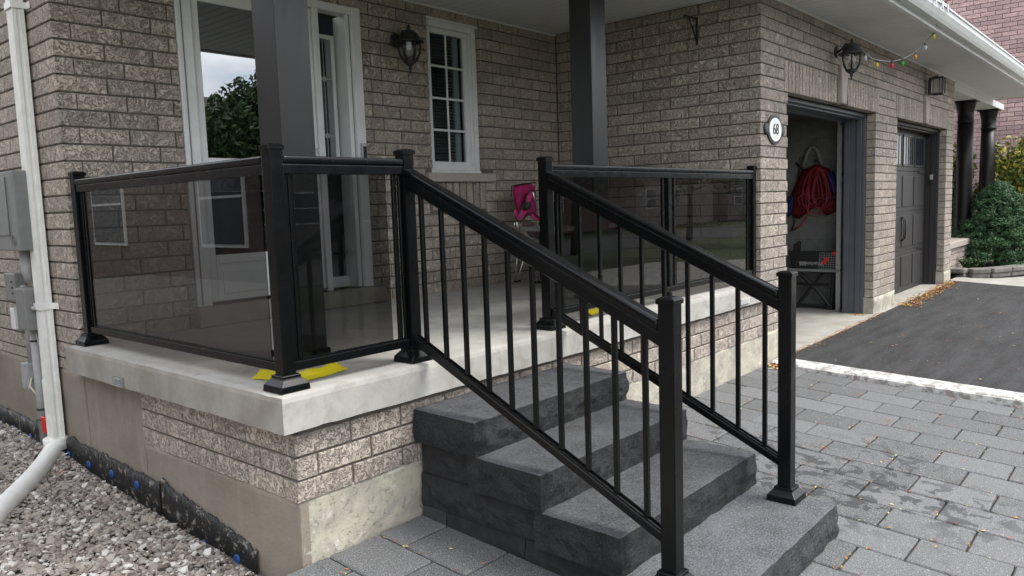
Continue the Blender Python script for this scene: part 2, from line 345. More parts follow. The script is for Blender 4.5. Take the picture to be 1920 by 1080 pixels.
# ---------------------------------------------------------------- the house
house = thing('house', 'buff brick house with white soffit, attached garage and porch recess', 'house', (XS, YB, 0))
_bm = {}
def brick_mesh(lx, lz, d=T_):
    k = (round(lx, 3), round(lz, 3), round(d, 3))
    if k not in _bm:
        c = min(.0035, lx * .1, lz * .1); f = .0035
        v = [(0, f, 0), (lx, f, 0), (lx, f, lz), (0, f, lz), (c, 0, c), (lx - c, 0, c), (lx - c, 0, lz - c), (c, 0, lz - c),
             (0, d, 0), (lx, d, 0), (lx, d, lz), (0, d, lz)]
        fs = [(4, 5, 6, 7), (0, 1, 5, 4), (1, 2, 6, 5), (2, 3, 7, 6), (3, 0, 4, 7), (0, 8, 9, 1), (1, 9, 10, 2), (2, 10, 11, 3), (3, 11, 8, 0), (9, 8, 11, 10)]
        me = bpy.data.meshes.new('brick'); me.from_pydata(v, [], fs); _bm[k] = me
    return _bm[k]
BR = []        # (wall part, lx, lz, world loc, rotation about z, priority)
def place(part, lx, lz, loc, rz, m=None, who='house', d=T_):
    c = Vector((lx / 2, 0, lz / 2)); c.rotate(Matrix.Rotation(rz, 3, 'Z')); w = Vector(loc) + c
    u, v, dep = proj(w); vis = -30 < u < 1950 and -20 < v < 1100 and dep > .2
    face = Vector((0, -1, 0)); face.rotate(Matrix.Rotation(rz, 3, 'Z')); to = (Vector(CAM) - w).normalized(); co = max(face.dot(to), 0)
    BR.append((part, lx, lz, Vector(loc), rz, (lx * lz * co / dep ** 2 if vis else 0), who, d))
def brick_run(part, wall, u0, u1, z0, z1, holes=(), zph=.0845, start=(0, .1), flip=False, closeu=None, par=0, who='house'):
    """courses of bricks on wall ('F', plane y: faces -Y, u = x) or ('S', plane x: faces -X, u = y from the street side)"""
    kind, pl = wall; k0 = math.floor((z0 - zph) / P_)
    k = k0
    while zph + k * P_ < z1 - .012:
        za = max(zph + k * P_, z0); zb = min(zph + (k + 1) * P_ - J_, z1)
        if zb - za > .015:
            edges = [u0]; row = (k + par) % 2
            off = start[row]; a = u0 + off
            if off: pass
            segs = []; s = a
            while s < u1 - .02:
                e = min(s + L_ - J_, u1); segs.append((s, e)); s += L_
            out = []
            for (s, e) in segs:
                parts = [(s, e)]
                for (h0, h1, hz0, hz1) in holes:
                    if za < hz1 - .03 and zb > hz0 + .03:
                        parts = [q for (x, y) in parts for q in ((x, min(y, h0)), (max(x, h1), y)) if q[1] - q[0] > .022]
                out += parts
            for (s, e) in out:
                if kind == 'F': place(part, e - s, zb - za, (s, pl, za), 0, who=who)
                else: place(part, e - s, zb - za, (pl, e, za), -math.pi / 2, who=who)
        k += 1
def core(name, wall, u0, u1, z0, z1, holes, parent, rec=.008, th=.12, m=None):
    """mortar body behind the bricks, cut round the openings"""
    kind, pl = wall; b = MB()
    us = sorted({u0, u1} | {h[0] for h in holes} | {h[1] for h in holes}); zs = sorted({z0, z1} | {h[2] for h in holes} | {h[3] for h in holes})
    us = [u for u in us if u0 <= u <= u1]; zs = [z for z in zs if z0 <= z <= z1]
    for i in range(len(us) - 1):
        for j in range(len(zs) - 1):
            cu, cz = (us[i] + us[i + 1]) / 2, (zs[j] + zs[j + 1]) / 2
            if any(h[0] < cu < h[1] and h[2] < cz < h[3] for h in holes): continue
            ua = us[i] - (0 if us[i] == u0 else 0); ub = us[i + 1]
            if kind == 'F': b.box(ua, ub, pl + rec, pl + th, zs[j], zs[j + 1])
            else: b.box(pl + rec, pl + th, ua, ub, zs[j], zs[j + 1])
    return b.build(name, m or M_mortar, parent)
def grow(h, g=.008): return (h[0] - g, h[1] + g, h[2] - g, h[3] + g)

# openings
H_DOOR = (.745, 2.12, -.02, 2.12); H_WIN = (2.78, 3.385, .955, 2.2); SILLB = (2.70, 3.50, .885, .957)
UNDER = (2.76, 3.40, .66, .885)
H_G1 = (4.995, 7.485, -.75, 1.545); H_G2 = (8.325, 10.86, -.75, 1.545)
A_G1 = (4.915, 7.58, 1.548, 1.803); A_G2 = (8.255, 10.95, 1.548, 1.803)
XE = 11.28
w_front = core('front_wall', ('F', YB), XS + .02, GX + .05, -.10, ZC, [grow(H_DOOR), grow(H_WIN)], house)
w_side = core('side_wall', ('S', XS), YB + .02, 7.5, -.165, 2.6, [], house)
w_gside = core('garage_side_wall', ('S', GX), YG + .02, YB - .001, -.10, ZC, [], house)
w_gfront = core('garage_front_wall', ('F', YG), GX + .02, XE - .01, -.45, ZC, [grow(H_G1), grow(H_G2)], house)
brick_run(w_front, ('F', YB), XS, GX - .004, -.01, ZC, [H_DOOR, H_WIN, SILLB, UNDER], start=(0, .1))
brick_run(w_side, ('S', XS), YB, 6.6, -.165, 2.5, [], start=(.1, 0))
brick_run(w_gside, ('S', GX), YG, YB - .006, -.01, ZC, [], start=(.1, 0))
brick_run(w_gfront, ('F', YG), GX, XE, -.47, ZC, [H_G1, H_G2, A_G1, A_G2], start=(0, .1))
# soldier bricks: flat arches over the garage doors, and below the window sill
def soldiers(part, pl, u0, u1, z0, z1, pitch, skip=None):
    n = round((u1 - u0) / pitch); w = (u1 - u0) / n
    for i in range(n):
        a = u0 + i * w
        if skip and a + w > skip[0] - .01 and a < skip[1] + .01: continue
        place(part, w - .017, z1 - z0, (a + .0085, pl, z0), 0)
soldiers(w_gfront, YG - .004, A_G1[0], A_G1[1], A_G1[2], A_G1[3], .081, (6.235, 6.44))
soldiers(w_gfront, YG - .004, A_G2[0], A_G2[1], A_G2[2], A_G2[3], .081, (9.5, 9.7))
soldiers(w_front, YB, UNDER[0], UNDER[1], UNDER[2], UNDER[3], .08)
for k in range(25):        # return of the garage end wall, header faces on the far corner are part of the front run
    pass

# porch thing: slab, brick knee walls, parged foundation
porch = thing('porch', 'raised concrete porch slab on brick and parged foundation walls', 'porch', (0, 0, -.68))
b = MB(); nx, ny = 60, 30
def slab_edge(x0, x1, y0, y1, z0, z1, nx, ny, nzz, amp):
    """slab with slightly wavy hand-trowelled edges"""
    b = MB(); idx = {}
    def P(i, j, k):
        if (i, j, k) in idx: return idx[i, j, k]
        x = x0 + (x1 - x0) * i / nx; y = y0 + (y1 - y0) * j / ny; z = z0 + (z1 - z0) * k / nzz
        q = Vector((x, y, z)); n1 = noise.fractal(q * 3.0, 1, 2, 4); n2 = noise.noise(q * 14)
        ox = -1 if i == 0 else 0; oy = -1 if j == 0 else 0; top = k == nzz; bot = k == 0
        x += ox * (n1 * amp + n2 * amp * .3); y += oy * (n1 * amp + n2 * amp * .3)
        if top and (i == 0 or j == 0): z -= .005 + abs(n2) * .004; x += .004 * (i == 0); y += .004 * (j == 0)
        if bot and (i == 0 or j == 0): z += n1 * .004 + n2 * .004
        idx[i, j, k] = len(b.v); b.v.append((x, y, z)); return idx[i, j, k]
    for i in range(nx):
        for j in range(ny):
            b.f.append((P(i, j, nzz), P(i + 1, j, nzz), P(i + 1, j + 1, nzz), P(i, j + 1, nzz)))
            b.f.append((P(i, j, 0), P(i, j + 1, 0), P(i + 1, j + 1, 0), P(i + 1, j, 0)))
    for k in range(nzz):
        for i in range(nx):
            b.f.append((P(i, 0, k), P(i + 1, 0, k), P(i + 1, 0, k + 1), P(i, 0, k + 1)))
            b.f.append((P(i, ny, k), P(i, ny, k + 1), P(i + 1, ny, k + 1), P(i + 1, ny, k)))
        for j in range(ny):
            b.f.append((P(0, j, k), P(0, j, k + 1), P(0, j + 1, k + 1), P(0, j + 1, k)))
            b.f.append((P(nx, j, k), P(nx, j + 1, k), P(nx, j + 1, k + 1), P(nx, j, k + 1)))
    return b
sb = slab_edge(0, GX - .002, 0, YB - .002, -.141, 0, 130, 60, 6, .0035)
slab = sb.build('slab', M_slab, porch, smooth=False)
for p_ in slab.data.polygons: p_.use_smooth = True
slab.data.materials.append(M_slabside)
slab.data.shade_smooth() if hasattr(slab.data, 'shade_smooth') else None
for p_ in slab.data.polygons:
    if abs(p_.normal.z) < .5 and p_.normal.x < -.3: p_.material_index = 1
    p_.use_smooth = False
# slab end let into the house side wall
MB().box(.004, XS + .05, YB - .03, YB + .035, -.139, -.004).build('slab_return', M_slabside, porch, bevel=.004)
KZ0 = -.434
kf = core('front_knee_wall', ('F', .04), XS + .02, GX + .02, KZ0, -.143, [], porch)
ks = core('side_knee_wall', ('S', XS), .06, 1.36, KZ0 + .03, -.143, [], porch)
brick_run(kf, ('F', .04), XS, GX + .015, KZ0, -.146, zph=KZ0, start=(0, .1), who='porch')
brick_run(ks, ('S', XS), .04, 1.36, KZ0, -.146, zph=KZ0, start=(.1, 0), who='porch')
def parge(name, pts_bottom, pts_top, m, parent, n=40, nz_=8, amp=.006, nrm=(0, -1, 0), th=.06):
    b = MB(); a0, a1 = map(Vector, pts_bottom); c0, c1 = map(Vector, pts_top); N = Vector(nrm)
    for j in range(nz_ + 1):
        for i in range(n + 1):
            q = a0.lerp(a1, i / n).lerp(c0.lerp(c1, i / n), j / nz_)
            d = noise.fractal(q * 4.5, 1, 2, 5) * amp + (noise.noise(q * 22) * amp * .35)
            if j == nz_: q = q + Vector((0, 0, noise.noise(q * 9) * .008))
            b.v.append(q + N * d)
    k = n + 1
    for j in range(nz_):
        for i in range(n): b.f.append((j * k + i, j * k + i + 1, (j + 1) * k + i + 1, (j + 1) * k + i))
    o = len(b.v); b.add([a0 - N * th, a1 - N * th, c0 - N * th, c1 - N * th], [(0, 1, 3, 2)])
    t = nz_ * k
    b.f += [tuple(t + i for i in range(k)) + (o + 3, o + 2), tuple(range(k))[::-1] + (o, o + 1),
            tuple(j * k for j in range(nz_ + 1)) + (o + 2, o), tuple(j * k + n for j in range(nz_, -1, -1)) + (o + 1, o + 3)]
    ob = b.build(name, m, parent)
    for p_ in ob.data.polygons: p_.use_smooth = len(p_.vertices) == 4
    return ob
parge('footing', [(XS + .012, .047, -1.0), (GX + .4, .047, -1.0)], [(XS + .012, .047, KZ0 + .004), (GX + .4, .047, KZ0 + .004)], M_footing, porch, 160, 24, .008)
parge('side_parging', [(XS + .006, 2.06, -1.0), (XS + .006, .04, -1.0)], [(XS + .006, 2.06, -.146), (XS + .006, .04, -.146)], M_parge, porch, 90, 30, .006, (-1, 0, 0), .03) if False else None
parge('side_parging', [(XS + .004, 1.366, -1.0), (XS + .004, .045, -1.0)], [(XS + .004, 1.366, KZ0 + .0), (XS + .004, .045, KZ0 + .0)], M_parge, porch, 60, 22, .006, (-1, 0, 0), .04)
parge('side_parging', [(XS + .0035, 2.058, -1.0), (XS + .0035, 1.362, -1.0)], [(XS + .0035, 2.058, -.143), (XS + .0035, 1.362, -.143)], M_parge, porch, 36, 30, .004, (-1, 0, 0), .04)
parge('foundation_parging', [(XS + .003, 7.5, -1.0), (XS + .003, 2.0585, -1.0)], [(XS + .003, 7.5, -.17), (XS + .003, 2.0585, -.17)], M_parge, house, 80, 26, .006, (-1, 0, 0), .04)
# foundation under the garage pier
for (xa, xb) in ((H_G1[1] - .002, H_G2[0] + .002), (H_G2[1] - .002, XE)):
    parge('pier_footing', [(xa, YG - .004, -.9), (xb, YG - .004, -.9)], [(xa, YG - .004, -.47), (xb, YG - .004, -.47)], M_footing, house, 14, 8, .006, th=.13)
MB().box(GX + .36, H_G1[0], YG + .003, YG + .13, -.9, -.47).build('pier_footing', M_footing, house)
# black dimpled membrane with blue fasteners along the side foundation
def memb(y0, y1, za0, za1, name='foundation_membrane'):
    b = MB(); n = 220; x = XS - .016; nr = 8
    for i in range(n + 1):
        y = y0 + (y1 - y0) * i / n; f = i / n
        zt = za0 + (za1 - za0) * f + noise.noise(Vector((0, y * 9, 3))) * .022 + noise.noise(Vector((0, y * 37, 5))) * .014 + noise.noise(Vector((0, y * 90, 9))) * .008
        for k in range(nr): zz = -1.0 + (zt + 1.0) * k / (nr - 1); b.v.append((x + noise.noise(Vector((4, y * 14, zz * 14))) * .004, y, zz))
        b.v.append((x + .014, y, zt))
    for i in range(n):
        for k in range(nr): a = i * (nr + 1) + k; b.f.append((a, a + nr + 1, a + nr + 2, a + 1))
    return b
memb(.35, 1.18, -.70, -.585).build('membrane', M_membrane, porch, smooth=True)
memb(1.20, 2.057, -.60, -.575).build('membrane', M_membrane, porch, smooth=True)
memb(2.059, 6.5, -.575, -.52).build('membrane', M_membrane, house, smooth=True)
for (u, v) in ((127, 853), (165, 872), (208, 889), (255, 910), (381, 1022), (443, 1050)):
    q = on_x(u, v, XS - .022); MB().ring([(.004, -.007), (.021, -.006), (.023, -.003), (.023, .002)], (XS - .0165, q[1], q[2]), 14, 'x').build('fastener', M_blue, porch, smooth=True)
for (u, v) in ((2, 795), (25, 805), (56, 820)):
    q = on_x(u, v, XS - .022); MB().ring([(.004, -.007), (.021, -.006), (.023, -.003), (.023, .002)], (XS - .0165, q[1], q[2]), 14, 'x').build('fastener', M_blue, house, smooth=True)
# broken vents cast into the slab edge
q = on_x(224, 712, 0)
vb = MB().box(-.012, .02, q[1] - .055, q[1] + .055, -.135, -.09)
vt = vb.build('slab_vent', M_gray, porch)
for k in range(5): MB().box(-.018, -.010, q[1] - .052 + k * .003, q[1] + .050 - k * .006, -.132 + k * .0088, -.1285 + k * .0088).build('louvre', M_galv, vt)
q = on_y(1395, 566, 0)
vt = MB().box(q[0] - .08, q[0] + .08, -.010, .02, -.12, -.075).build('slab_vent', M_slab, porch)
for k in range(5): MB().box(q[0] - .075, q[0] + .075, -.015, -.009, -.117 + k * .0085, -.1135 + k * .0085).build('louvre', M_white, vt)

# build the bricks: the largest 300 of each thing singly, the rest as one part
for who, root in (('house', house), ('porch', porch)):
    lst = sorted([x for x in BR if x[6] == who], key=lambda x: -x[5])
    rest = MB()
    for i, (part, lx, lz, loc, rz, pr, _, d) in enumerate(lst):
        me = brick_mesh(lx, lz, d)
        if i < 300:
            if not me.materials: me.materials.append(M_brick)
            o = bpy.data.objects.new('brick', me); COL.objects.link(o); o.parent = part; o.location = loc - wloc(part)
            o.rotation_euler = (0, 0, rz)
        else:
            R = Matrix.Rotation(rz, 3, 'Z'); rest.add([R @ v.co + loc for v in me.vertices], [tuple(p.vertices) for p in me.polygons])
    if rest.v: stuff(rest.build('brickwork', M_brick, root))

# ---- porch ceiling boards, eave soffit, gutter, roof
ceil = MB().box(-.30, GX + .0, -.50, YB + .1, ZC + .012, ZC + .03).build('porch_ceiling', M_soffit, house)
n = 46; w = (GX + .25) / n
board = MB().box(0, w - .008, -.50, YB - .002, ZC, ZC + .014)
bme = None
for i in range(n):
    x = -.25 + i * w
    b = MB().box(x, x + w - .009, -.50, YB - .003, ZC, ZC + .0119); b.build('soffit_board', M_soffit, ceil, bevel=.0025)
sf = MB().box(GX + .004, 14.7, -.53, YG + .2, ZC + .012, ZC + .03).build('eave_soffit', M_soffit, house)
b = MB(); x = GX + .01
while x < 14.6: b.box(x, x + .088, -.53, YG - .012, ZC, ZC + .0119); x += .098
b.build('soffit_boards', M_soffit, sf, bevel=.002)
MB().box(GX + .02, XE + .02, YG - .022, YG - .004, ZC - .022, ZC - .0005).build('frieze_trim', M_soffit, house, bevel=.003)
MB().box(XS, GX - .02, YB - .02, YB - .003, ZC - .02, ZC - .0005).build('frieze_trim', M_soffit, house, bevel=.003)
MB().box(-.30, 14.72, -.585, -.531, ZC - .012, ZC + .17).build('fascia', M_white, house, bevel=.004)
# K-style gutter
prof = [(-.587, 2.30), (-.62, 2.285), (-.655, 2.287), (-.675, 2.315), (-.70, 2.36), (-.705, 2.40), (-.718, 2.403), (-.718, 2.417), (-.70, 2.417), (-.696, 2.37), (-.668, 2.32), (-.648, 2.297), (-.62, 2.296), (-.588, 2.31)]
b = MB()
for x in (-.32, 14.74): b.v += [(x, y, z) for y, z in prof]
k = len(prof); b.f = [(i, (i + 1) % k, k + (i + 1) % k, k + i) for i in range(k)] + [tuple(range(k))[::-1], tuple(range(k, 2 * k))]
gut = b.build('gutter', M_white, house, bevel=0)
MB().box(-.3, 14.72, -.586, 5.2, 0, .1)
b = MB().hexa([(-.35, -.60, 2.42), (14.75, -.60, 2.42), (14.75, 4.8, 5.1), (-.35, 4.8, 5.1), (-.35, -.60, 2.47), (14.75, -.60, 2.47), (14.75, 4.8, 5.16), (-.35, 4.8, 5.16)])
b.hexa([(-.35, 4.8, 5.1), (14.75, 4.8, 5.1), (14.75, 10, 2.42), (-.35, 10, 2.42), (-.35, 4.8, 5.16), (14.75, 4.8, 5.16), (14.75, 10, 2.47), (-.35, 10, 2.47)])
b.build('roof', M_shingle, house)
MB().box(XS + .1, XE - .01, 6.3, 6.5, -.7, 3.0).build('rear_wall', M_mortar, house)
b = MB().box(XE - .11, XE - .012, YG + .125, 6.3, -.7, ZC); b.build('end_wall', M_brick, house)
# porch-side ceiling beam of the adjoining porch
MB().box(XE + .02, 15.8, .12, .52, ZC - .10, ZC + .011).build('porch_beam', M_soffit, house, bevel=.004)
MB().box(XE + .02, 15.8, .521, 2.2, ZC + .002, ZC + .03).build('adjoining_ceiling', M_soffit, house)
# ---- front entrance
YD = YB
ent = MB().box(H_DOOR[0] - .03, H_DOOR[1] + .06, YB - .085, YB + .02, .0012, .118).build('entrance_step', M_slabside, porch, bevel=.006)
fr = MB()
fr.box(.748, .845, YB - .012, YB + .10, .12, 2.115).box(2.035, 2.115, YB - .012, YB + .02, .12, 2.115).box(.846, 2.034, YB - .010, YB + .10, 2.06, 2.113)
entr = fr.build('entrance_frame', M_white, house, bevel=.004)
fr = MB().box(2.0, 2.036, YB + .021, YB + .20, .12, 2.06); fr.build('jamb', M_white, entr, bevel=.003)
MB().box(1.705, 1.752, YB - .014, YB + .06, .12, 2.059).build('mullion', M_white, entr, bevel=.004)
MB().box(.775, .782, YB - .0165, YB - .0125, .13, 2.06).build('hinge_strip', M_gray, entr)
# storm door
sd = MB()
sd.box(.848, .895, YB + .004, YB + .038, .14, 2.055).box(1.66, 1.703, YB + .004, YB + .038, .14, 2.055).box(.896, 1.659, YB + .004, YB + .038, 1.965, 2.055)
sd.box(.896, 1.659, YB + .004, YB + .038, .985, 1.03).box(.896, 1.659, YB + .004, YB + .038, .14, .43)
sdo = sd.build('storm_door', M_white, house, bevel=.004)
MB().box(.93, 1.63, YB - .002, YB + .003, .185, .33).build('kick_panel', M_white, sdo, bevel=.003)
MB().box(.91, 1.65, YB - .003, YB + .003, .375, .41).build('panel_moulding', M_white, sdo, bevel=.002)
MB().box(.893, 1.662, YB + .018, YB + .024, 1.028, 1.968).build('pane', M_store, sdo)
MB().box(.893, 1.662, YB + .018, YB + .024, .428, .987).build('pane', M_store, sdo)
MB().tube([(1.685, YB - .002, .96), (1.685, YB - .035, .985), (1.685, YB - .04, 1.03), (1.685, YB - .035, 1.09), (1.685, YB - .002, 1.11)], .007).build('handle', M_white, sdo, smooth=True)
MB().box(.846, 2.0, YB + .16, YB + .20, .12, 2.06).build('inner_door', M_navy, house)
# sidelight with leaded glass
sl_ = MB(); xa, xb, za, zb = 1.79, 1.985, 1.0, 1.93
sl_.box(xa, xa + .03, YB + .135, YB + .16, za, zb).box(xb - .03, xb, YB + .135, YB + .16, za, zb).box(xa + .031, xb - .031, YB + .135, YB + .16, za, za + .03).box(xa + .031, xb - .031, YB + .135, YB + .16, zb - .03, zb)
slo = sl_.build('sidelight', M_white, house, bevel=.004)
MB().box(xa + .03, xb - .03, YB + .146, YB + .152, za + .03, zb - .03).build('leaded_pane', M_lead, slo)
b = MB(); cx = (xa + xb) / 2
for z in (1.22, 1.62): b.ring([(.010, -.003), (.018, -.003), (.018, .003), (.010, .003)], (cx, YB + .142, z), 14, 'y', False); b.box(xa + .03, xb - .03, YB + .141, YB + .144, z - .002, z + .002)
b.box(cx - .002, cx + .002, YB + .141, YB + .144, za + .03, zb - .03)
b.build('leading', M_galv, slo)
MB().box(1.76, 1.998, YB + .12, YB + .158, .122, .20).build('sidelight_rail', M_white, entr, bevel=.004)
MB().box(1.86, 1.94, YB + .138, YB + .157, .3, .82).build('sidelight_panel', M_navy, entr, bevel=.006)
# ---- window
YW = YB + .075
wf = MB()
wf.box(2.782, 2.83, YW - .03, YW + .05, .985, 2.195).box(3.335, 3.383, YW - .03, YW + .05, .985, 2.195).box(2.831, 3.334, YW - .03, YW + .05, 2.12, 2.195).box(2.782, 3.383, YW - .045, YW + .05, .958, .984)
win = wf.build('window', M_white, house, bevel=.005)
MB().box(2.79, 3.40, YW - .05, YW - .0305, 2.165, 2.196).build('head_trim', M_white, win, bevel=.006)
s2 = MB().box(2.832, 2.868, YW - .012, YW + .03, .986, 2.118).box(3.245, 3.300, YW - .012, YW + .03, .986, 2.118).box(2.869, 3.244, YW - .012, YW + .03, 2.075, 2.118).box(2.869, 3.244, YW - .012, YW + .03, .986, 1.055)
s2.box(3.301, 3.333, YW - .02, YW + .03, .986, 2.118)
s2.build('sash', M_white, win, bevel=.004)
xs = [2.869, 3.052, 3.244]; zs = [1.055, 1.31, 1.565, 1.82, 2.075]
for i in range(2):
    for j in range(4): MB().box(xs[i], xs[i + 1], YW + .008, YW + .014, zs[j], zs[j + 1]).build('pane', M_winglass, win)
for i in (1,): MB().box(xs[i] - .009, xs[i] + .009, YW - .002, YW + .007, 1.055, 2.075).build('muntin', M_white, win, bevel=.002)
for j in (1, 2, 3):
    for i in range(2): MB().box(xs[i] + (.010 if i else 0), xs[i + 1] - (0 if i else .010), YW - .001, YW + .0065, zs[j] - .009, zs[j] + .009).build('muntin', M_white, win, bevel=.002)
MB().box(3.18, 3.24, YW + .05, YW + .12, .99, 2.1).build('curtain', M_soffit, win)
MB().box(SILLB[0] + .004, SILLB[1] - .004, YB - .035, YW - .046, SILLB[2] + .002, SILLB[3]).build('window_sill', M_stone_sill, house, bevel=.004)
MB().box(2.6, 3.6, YB + .60, YB + .61, .8, 2.26).box(2.59, 2.60, YB + .125, YB + .60, .8, 2.26).box(3.6, 3.61, YB + .125, YB + .60, .8, 2.26).box(2.6, 3.6, YB + .125, YB + .6, .79, .80).box(2.6, 3.6, YB + .125, YB + .6, 2.25, 2.26).build('window_recess', M_navy, house)
M_blind = mat('blind', (.07, .08, .088), .7)
for k in range(42):
    z = 1.0 + k * .026; MB().hexa([(2.87, YW + .045, z), (3.17, YW + .045, z), (3.17, YW + .066, z + .020), (2.87, YW + .066, z + .020), (2.87, YW + .046, z + .0015), (3.17, YW + .046, z + .0015), (3.17, YW + .067, z + .0215), (2.87, YW + .067, z + .0215)]).build('blind_slat', M_blind, win)
# ---- keystones
for (x, h) in ((6.34, 0), (9.6, 0)):
    b = MB().hexa([(x - .062, YG - .035, 1.55), (x + .062, YG - .035, 1.55), (x + .062, YG + .05, 1.55), (x - .062, YG + .05, 1.55), (x - .105, YG - .035, 1.90), (x + .105, YG - .035, 1.90), (x + .105, YG + .05, 1.90), (x - .105, YG + .05, 1.90)])
    b.build('keystone', M_stone_sill, house, bevel=.006)
# ---- garage interior and doors
ZF = -.652
gf = MB().box(GX + .36, 10.86, 0.0, 6.3, -.9, ZF).build('garage_floor', M_floor, house, bevel=.006)
XW = 7.86
pw = MB().box(XW + .004, XW + .19, YG + .125, 6.3, -.65, 2.2).build('partition_wall', M_block, house)
for r in range(14):
    z = ZF + .002 + r * .2
    for c_ in range(9):
        y = .2 + c_ * .4 - (.2 if r % 2 else 0)
        y0 = max(y, YG + .13)
        if y + .39 - y0 < .05: continue
        MB().box(XW, XW + .05, y0, y + .394, z, z + .193).build('concrete_block', M_block, pw, bevel=.004)
MB().box(GX + .13, GX + .3, YG + .13, 6.3, -.65, 2.2).build('garage_inner_wall', M_mortar, house)
MB().box(GX + .13, XE - .12, YG + .13, 6.3, 2.2, 2.24).build('garage_ceiling', M_soil, house)
for n_, (xa, xb, *_r) in (('1', H_G1), ('2', H_G2)):
    b = MB()
    for (s, xx) in ((1, xb), (-1, xa)):
        for (d0, d1, t0, t1) in ((.0, .022, YG + .10, YG + .135), (.0, .036, YG + .136, YG + .19), (.0, .024, YG + .191, YG + .26), (.0, .034, YG + .261, YG + .32)):
            x1, x2 = (xx - d1, xx - .0012) if s > 0 else (xx + .0012, xx + d1)
            b.box(x1, x2, t0, t1, ZF + .002, 1.54)
    for (d1, t0, t1) in ((.035, YG + .10, YG + .14), (.055, YG + .141, YG + .20), (.04, YG + .201, YG + .30), (.07, YG + .301, YG + .36)):
        b.box(xa + .062, xb - .062, t0, t1, 1.54 - d1, 1.5395)
    b.build('garage_door_frame', M_frame if n_ == '1' else M_gdoor, house, bevel=.003)
MB().box(H_G1[0] + .1, H_G1[1] - .02, YG + .5, 2.9, 1.52, 1.57).build('raised_garage_door', M_gdoor, house)
# closed sectional door
yd = YG + .255
gd = MB().box(H_G2[0] + .002, H_G2[1] - .062, yd + .012, yd + .045, ZF + .003, 1.50).build('garage_door', M_gdoor, house)
cols = np.linspace(H_G2[0] + .08, H_G2[1] - .14, 5); rows = np.linspace(ZF + .02, 1.49, 5)
for r in range(4):
    z0, z1 = rows[r], rows[r + 1]
    MB().box(H_G2[0] + .004, H_G2[1] - .064, yd, yd + .0119, z0 + .002, z1 - .002).build('door_section', M_gdoor, gd, bevel=.003)
    for c_ in range(4):
        xa, xb = cols[c_] + .03, cols[c_ + 1] - .03
        if r == 3:
            b = MB().box(xa, xb, yd - .012, yd - .0005, z0 + .06, z0 + .09).box(xa, xb, yd - .012, yd - .0005, z1 - .08, z1 - .05).box(xa, xa + .03, yd - .012, yd - .0005, z0 + .091, z1 - .081).box(xb - .03, xb, yd - .012, yd - .0005, z0 + .091, z1 - .081)
            wo = b.build('window_frame', M_gdoor, gd, bevel=.003)
            MB().box(xa + .03, xb - .03, yd - .006, yd - .002, z0 + .09, z1 - .08).build('pane', M_gwin, wo)
            for k in range(1, 4):
                xm = xa + .03 + (xb - xa - .06) * k / 4; MB().box(xm - .006, xm + .006, yd - .011, yd - .0065, z0 + .091, z1 - .081).build('muntin', M_gdoor, wo)
        else:
            MB().box(xa, xb, yd - .010, yd - .0005, z0 + .06, z1 - .06).build('raised_panel', M_gdoor, gd, bevel=.008)
            for k in range(1, 7):
                xm = xa + (xb - xa) * k / 7; MB().box(xm - .004, xm + .004, yd - .012, yd - .0102, z0 + .075, z1 - .075) if False else None
for x in (9.56,):
    for s in (-1, 1):
        MB().tube([(x + s * .03, yd - .012, .36), (x + s * .03, yd - .05, .32), (x + s * .045, yd - .055, .2), (x + s * .03, yd - .05, .08), (x + s * .03, yd - .012, .04)], .008).build('pull_handle', M_iron, gd, smooth=True)
for z in (.96, -.10):
    MB().box(10.40, 10.74, yd - .016, yd - .0105, z - .015, z + .015).build('strap_hinge', M_iron, gd, bevel=.003)

# ================================================================ paving, driveway, kerb, gravel
walk = sheet('walkway', -.02, 4.50, -3.4, .036, 12, 20, M_joint, dz=-.018, thick=.10)
walk.location = (0, 0, 0)
PW_, PL_ = .254, .346
pav_me = {}
def paver_mesh(w, l):
    k = (round(w, 3), round(l, 3))
    if k not in pav_me:
        b = MB().box(-w / 2, w / 2, -l / 2, l / 2, -.06, 0); me = bpy.data.meshes.new('paver'); me.from_pydata(b.v, [], b.f)
        bm = bmesh.new(); bm.from_mesh(me); es = [e for e in bm.edges if max(v.co.z for v in e.verts) > -.001]
        bmesh.ops.recalc_face_normals(bm, faces=bm.faces)
        bmesh.ops.bevel(bm, geom=es, offset=.0055, segments=1, affect='EDGES'); bm.to_mesh(me); bm.free(); me.materials.append(M_paver); pav_me[k] = me
    return pav_me[k]
STEP_FOOT = (.66, 1.74, -1.40, .03)
for r in range(18):
    x1 = 4.498 - r * PW_; x0 = x1 - PW_
    ph = -.65 if r % 2 == 0 else -.475
    for k in range(-3, 9):
        ya, yb_ = ph - (k + 1) * PL_, ph - k * PL_
        yb2 = min(yb_, .034); xa = max(x0, -.02)
        if yb2 - ya < .05 or ya < -3.4 or x1 - xa < .06: continue
        cx, cy = (x1 + xa) / 2, (ya + yb2) / 2
        if STEP_FOOT[0] < cx - .1 and cx + .1 < STEP_FOOT[1] and STEP_FOOT[2] < cy - .14 and cy < STEP_FOOT[3]: continue
        u, v, dep = proj((cx, cy, gz(cx, cy)))
        if dep < .3 or not (-250 < u < 2200 and 300 < v < 1400): continue
        o = bpy.data.objects.new('paver', paver_mesh(x1 - xa - .007, yb2 - ya - .007)); COL.objects.link(o); o.parent = walk
        o.location = (cx, cy, gz(cx, cy) + random.uniform(-.002, .002))
        o.rotation_euler = (math.atan(.065) + random.uniform(-.006, .006), random.uniform(-.006, .006), random.uniform(-.006, .006))
def cz(x, y): return gz(x, y) + .026 + .018 * max(-y, 0)
kerb = MB(); N = 60
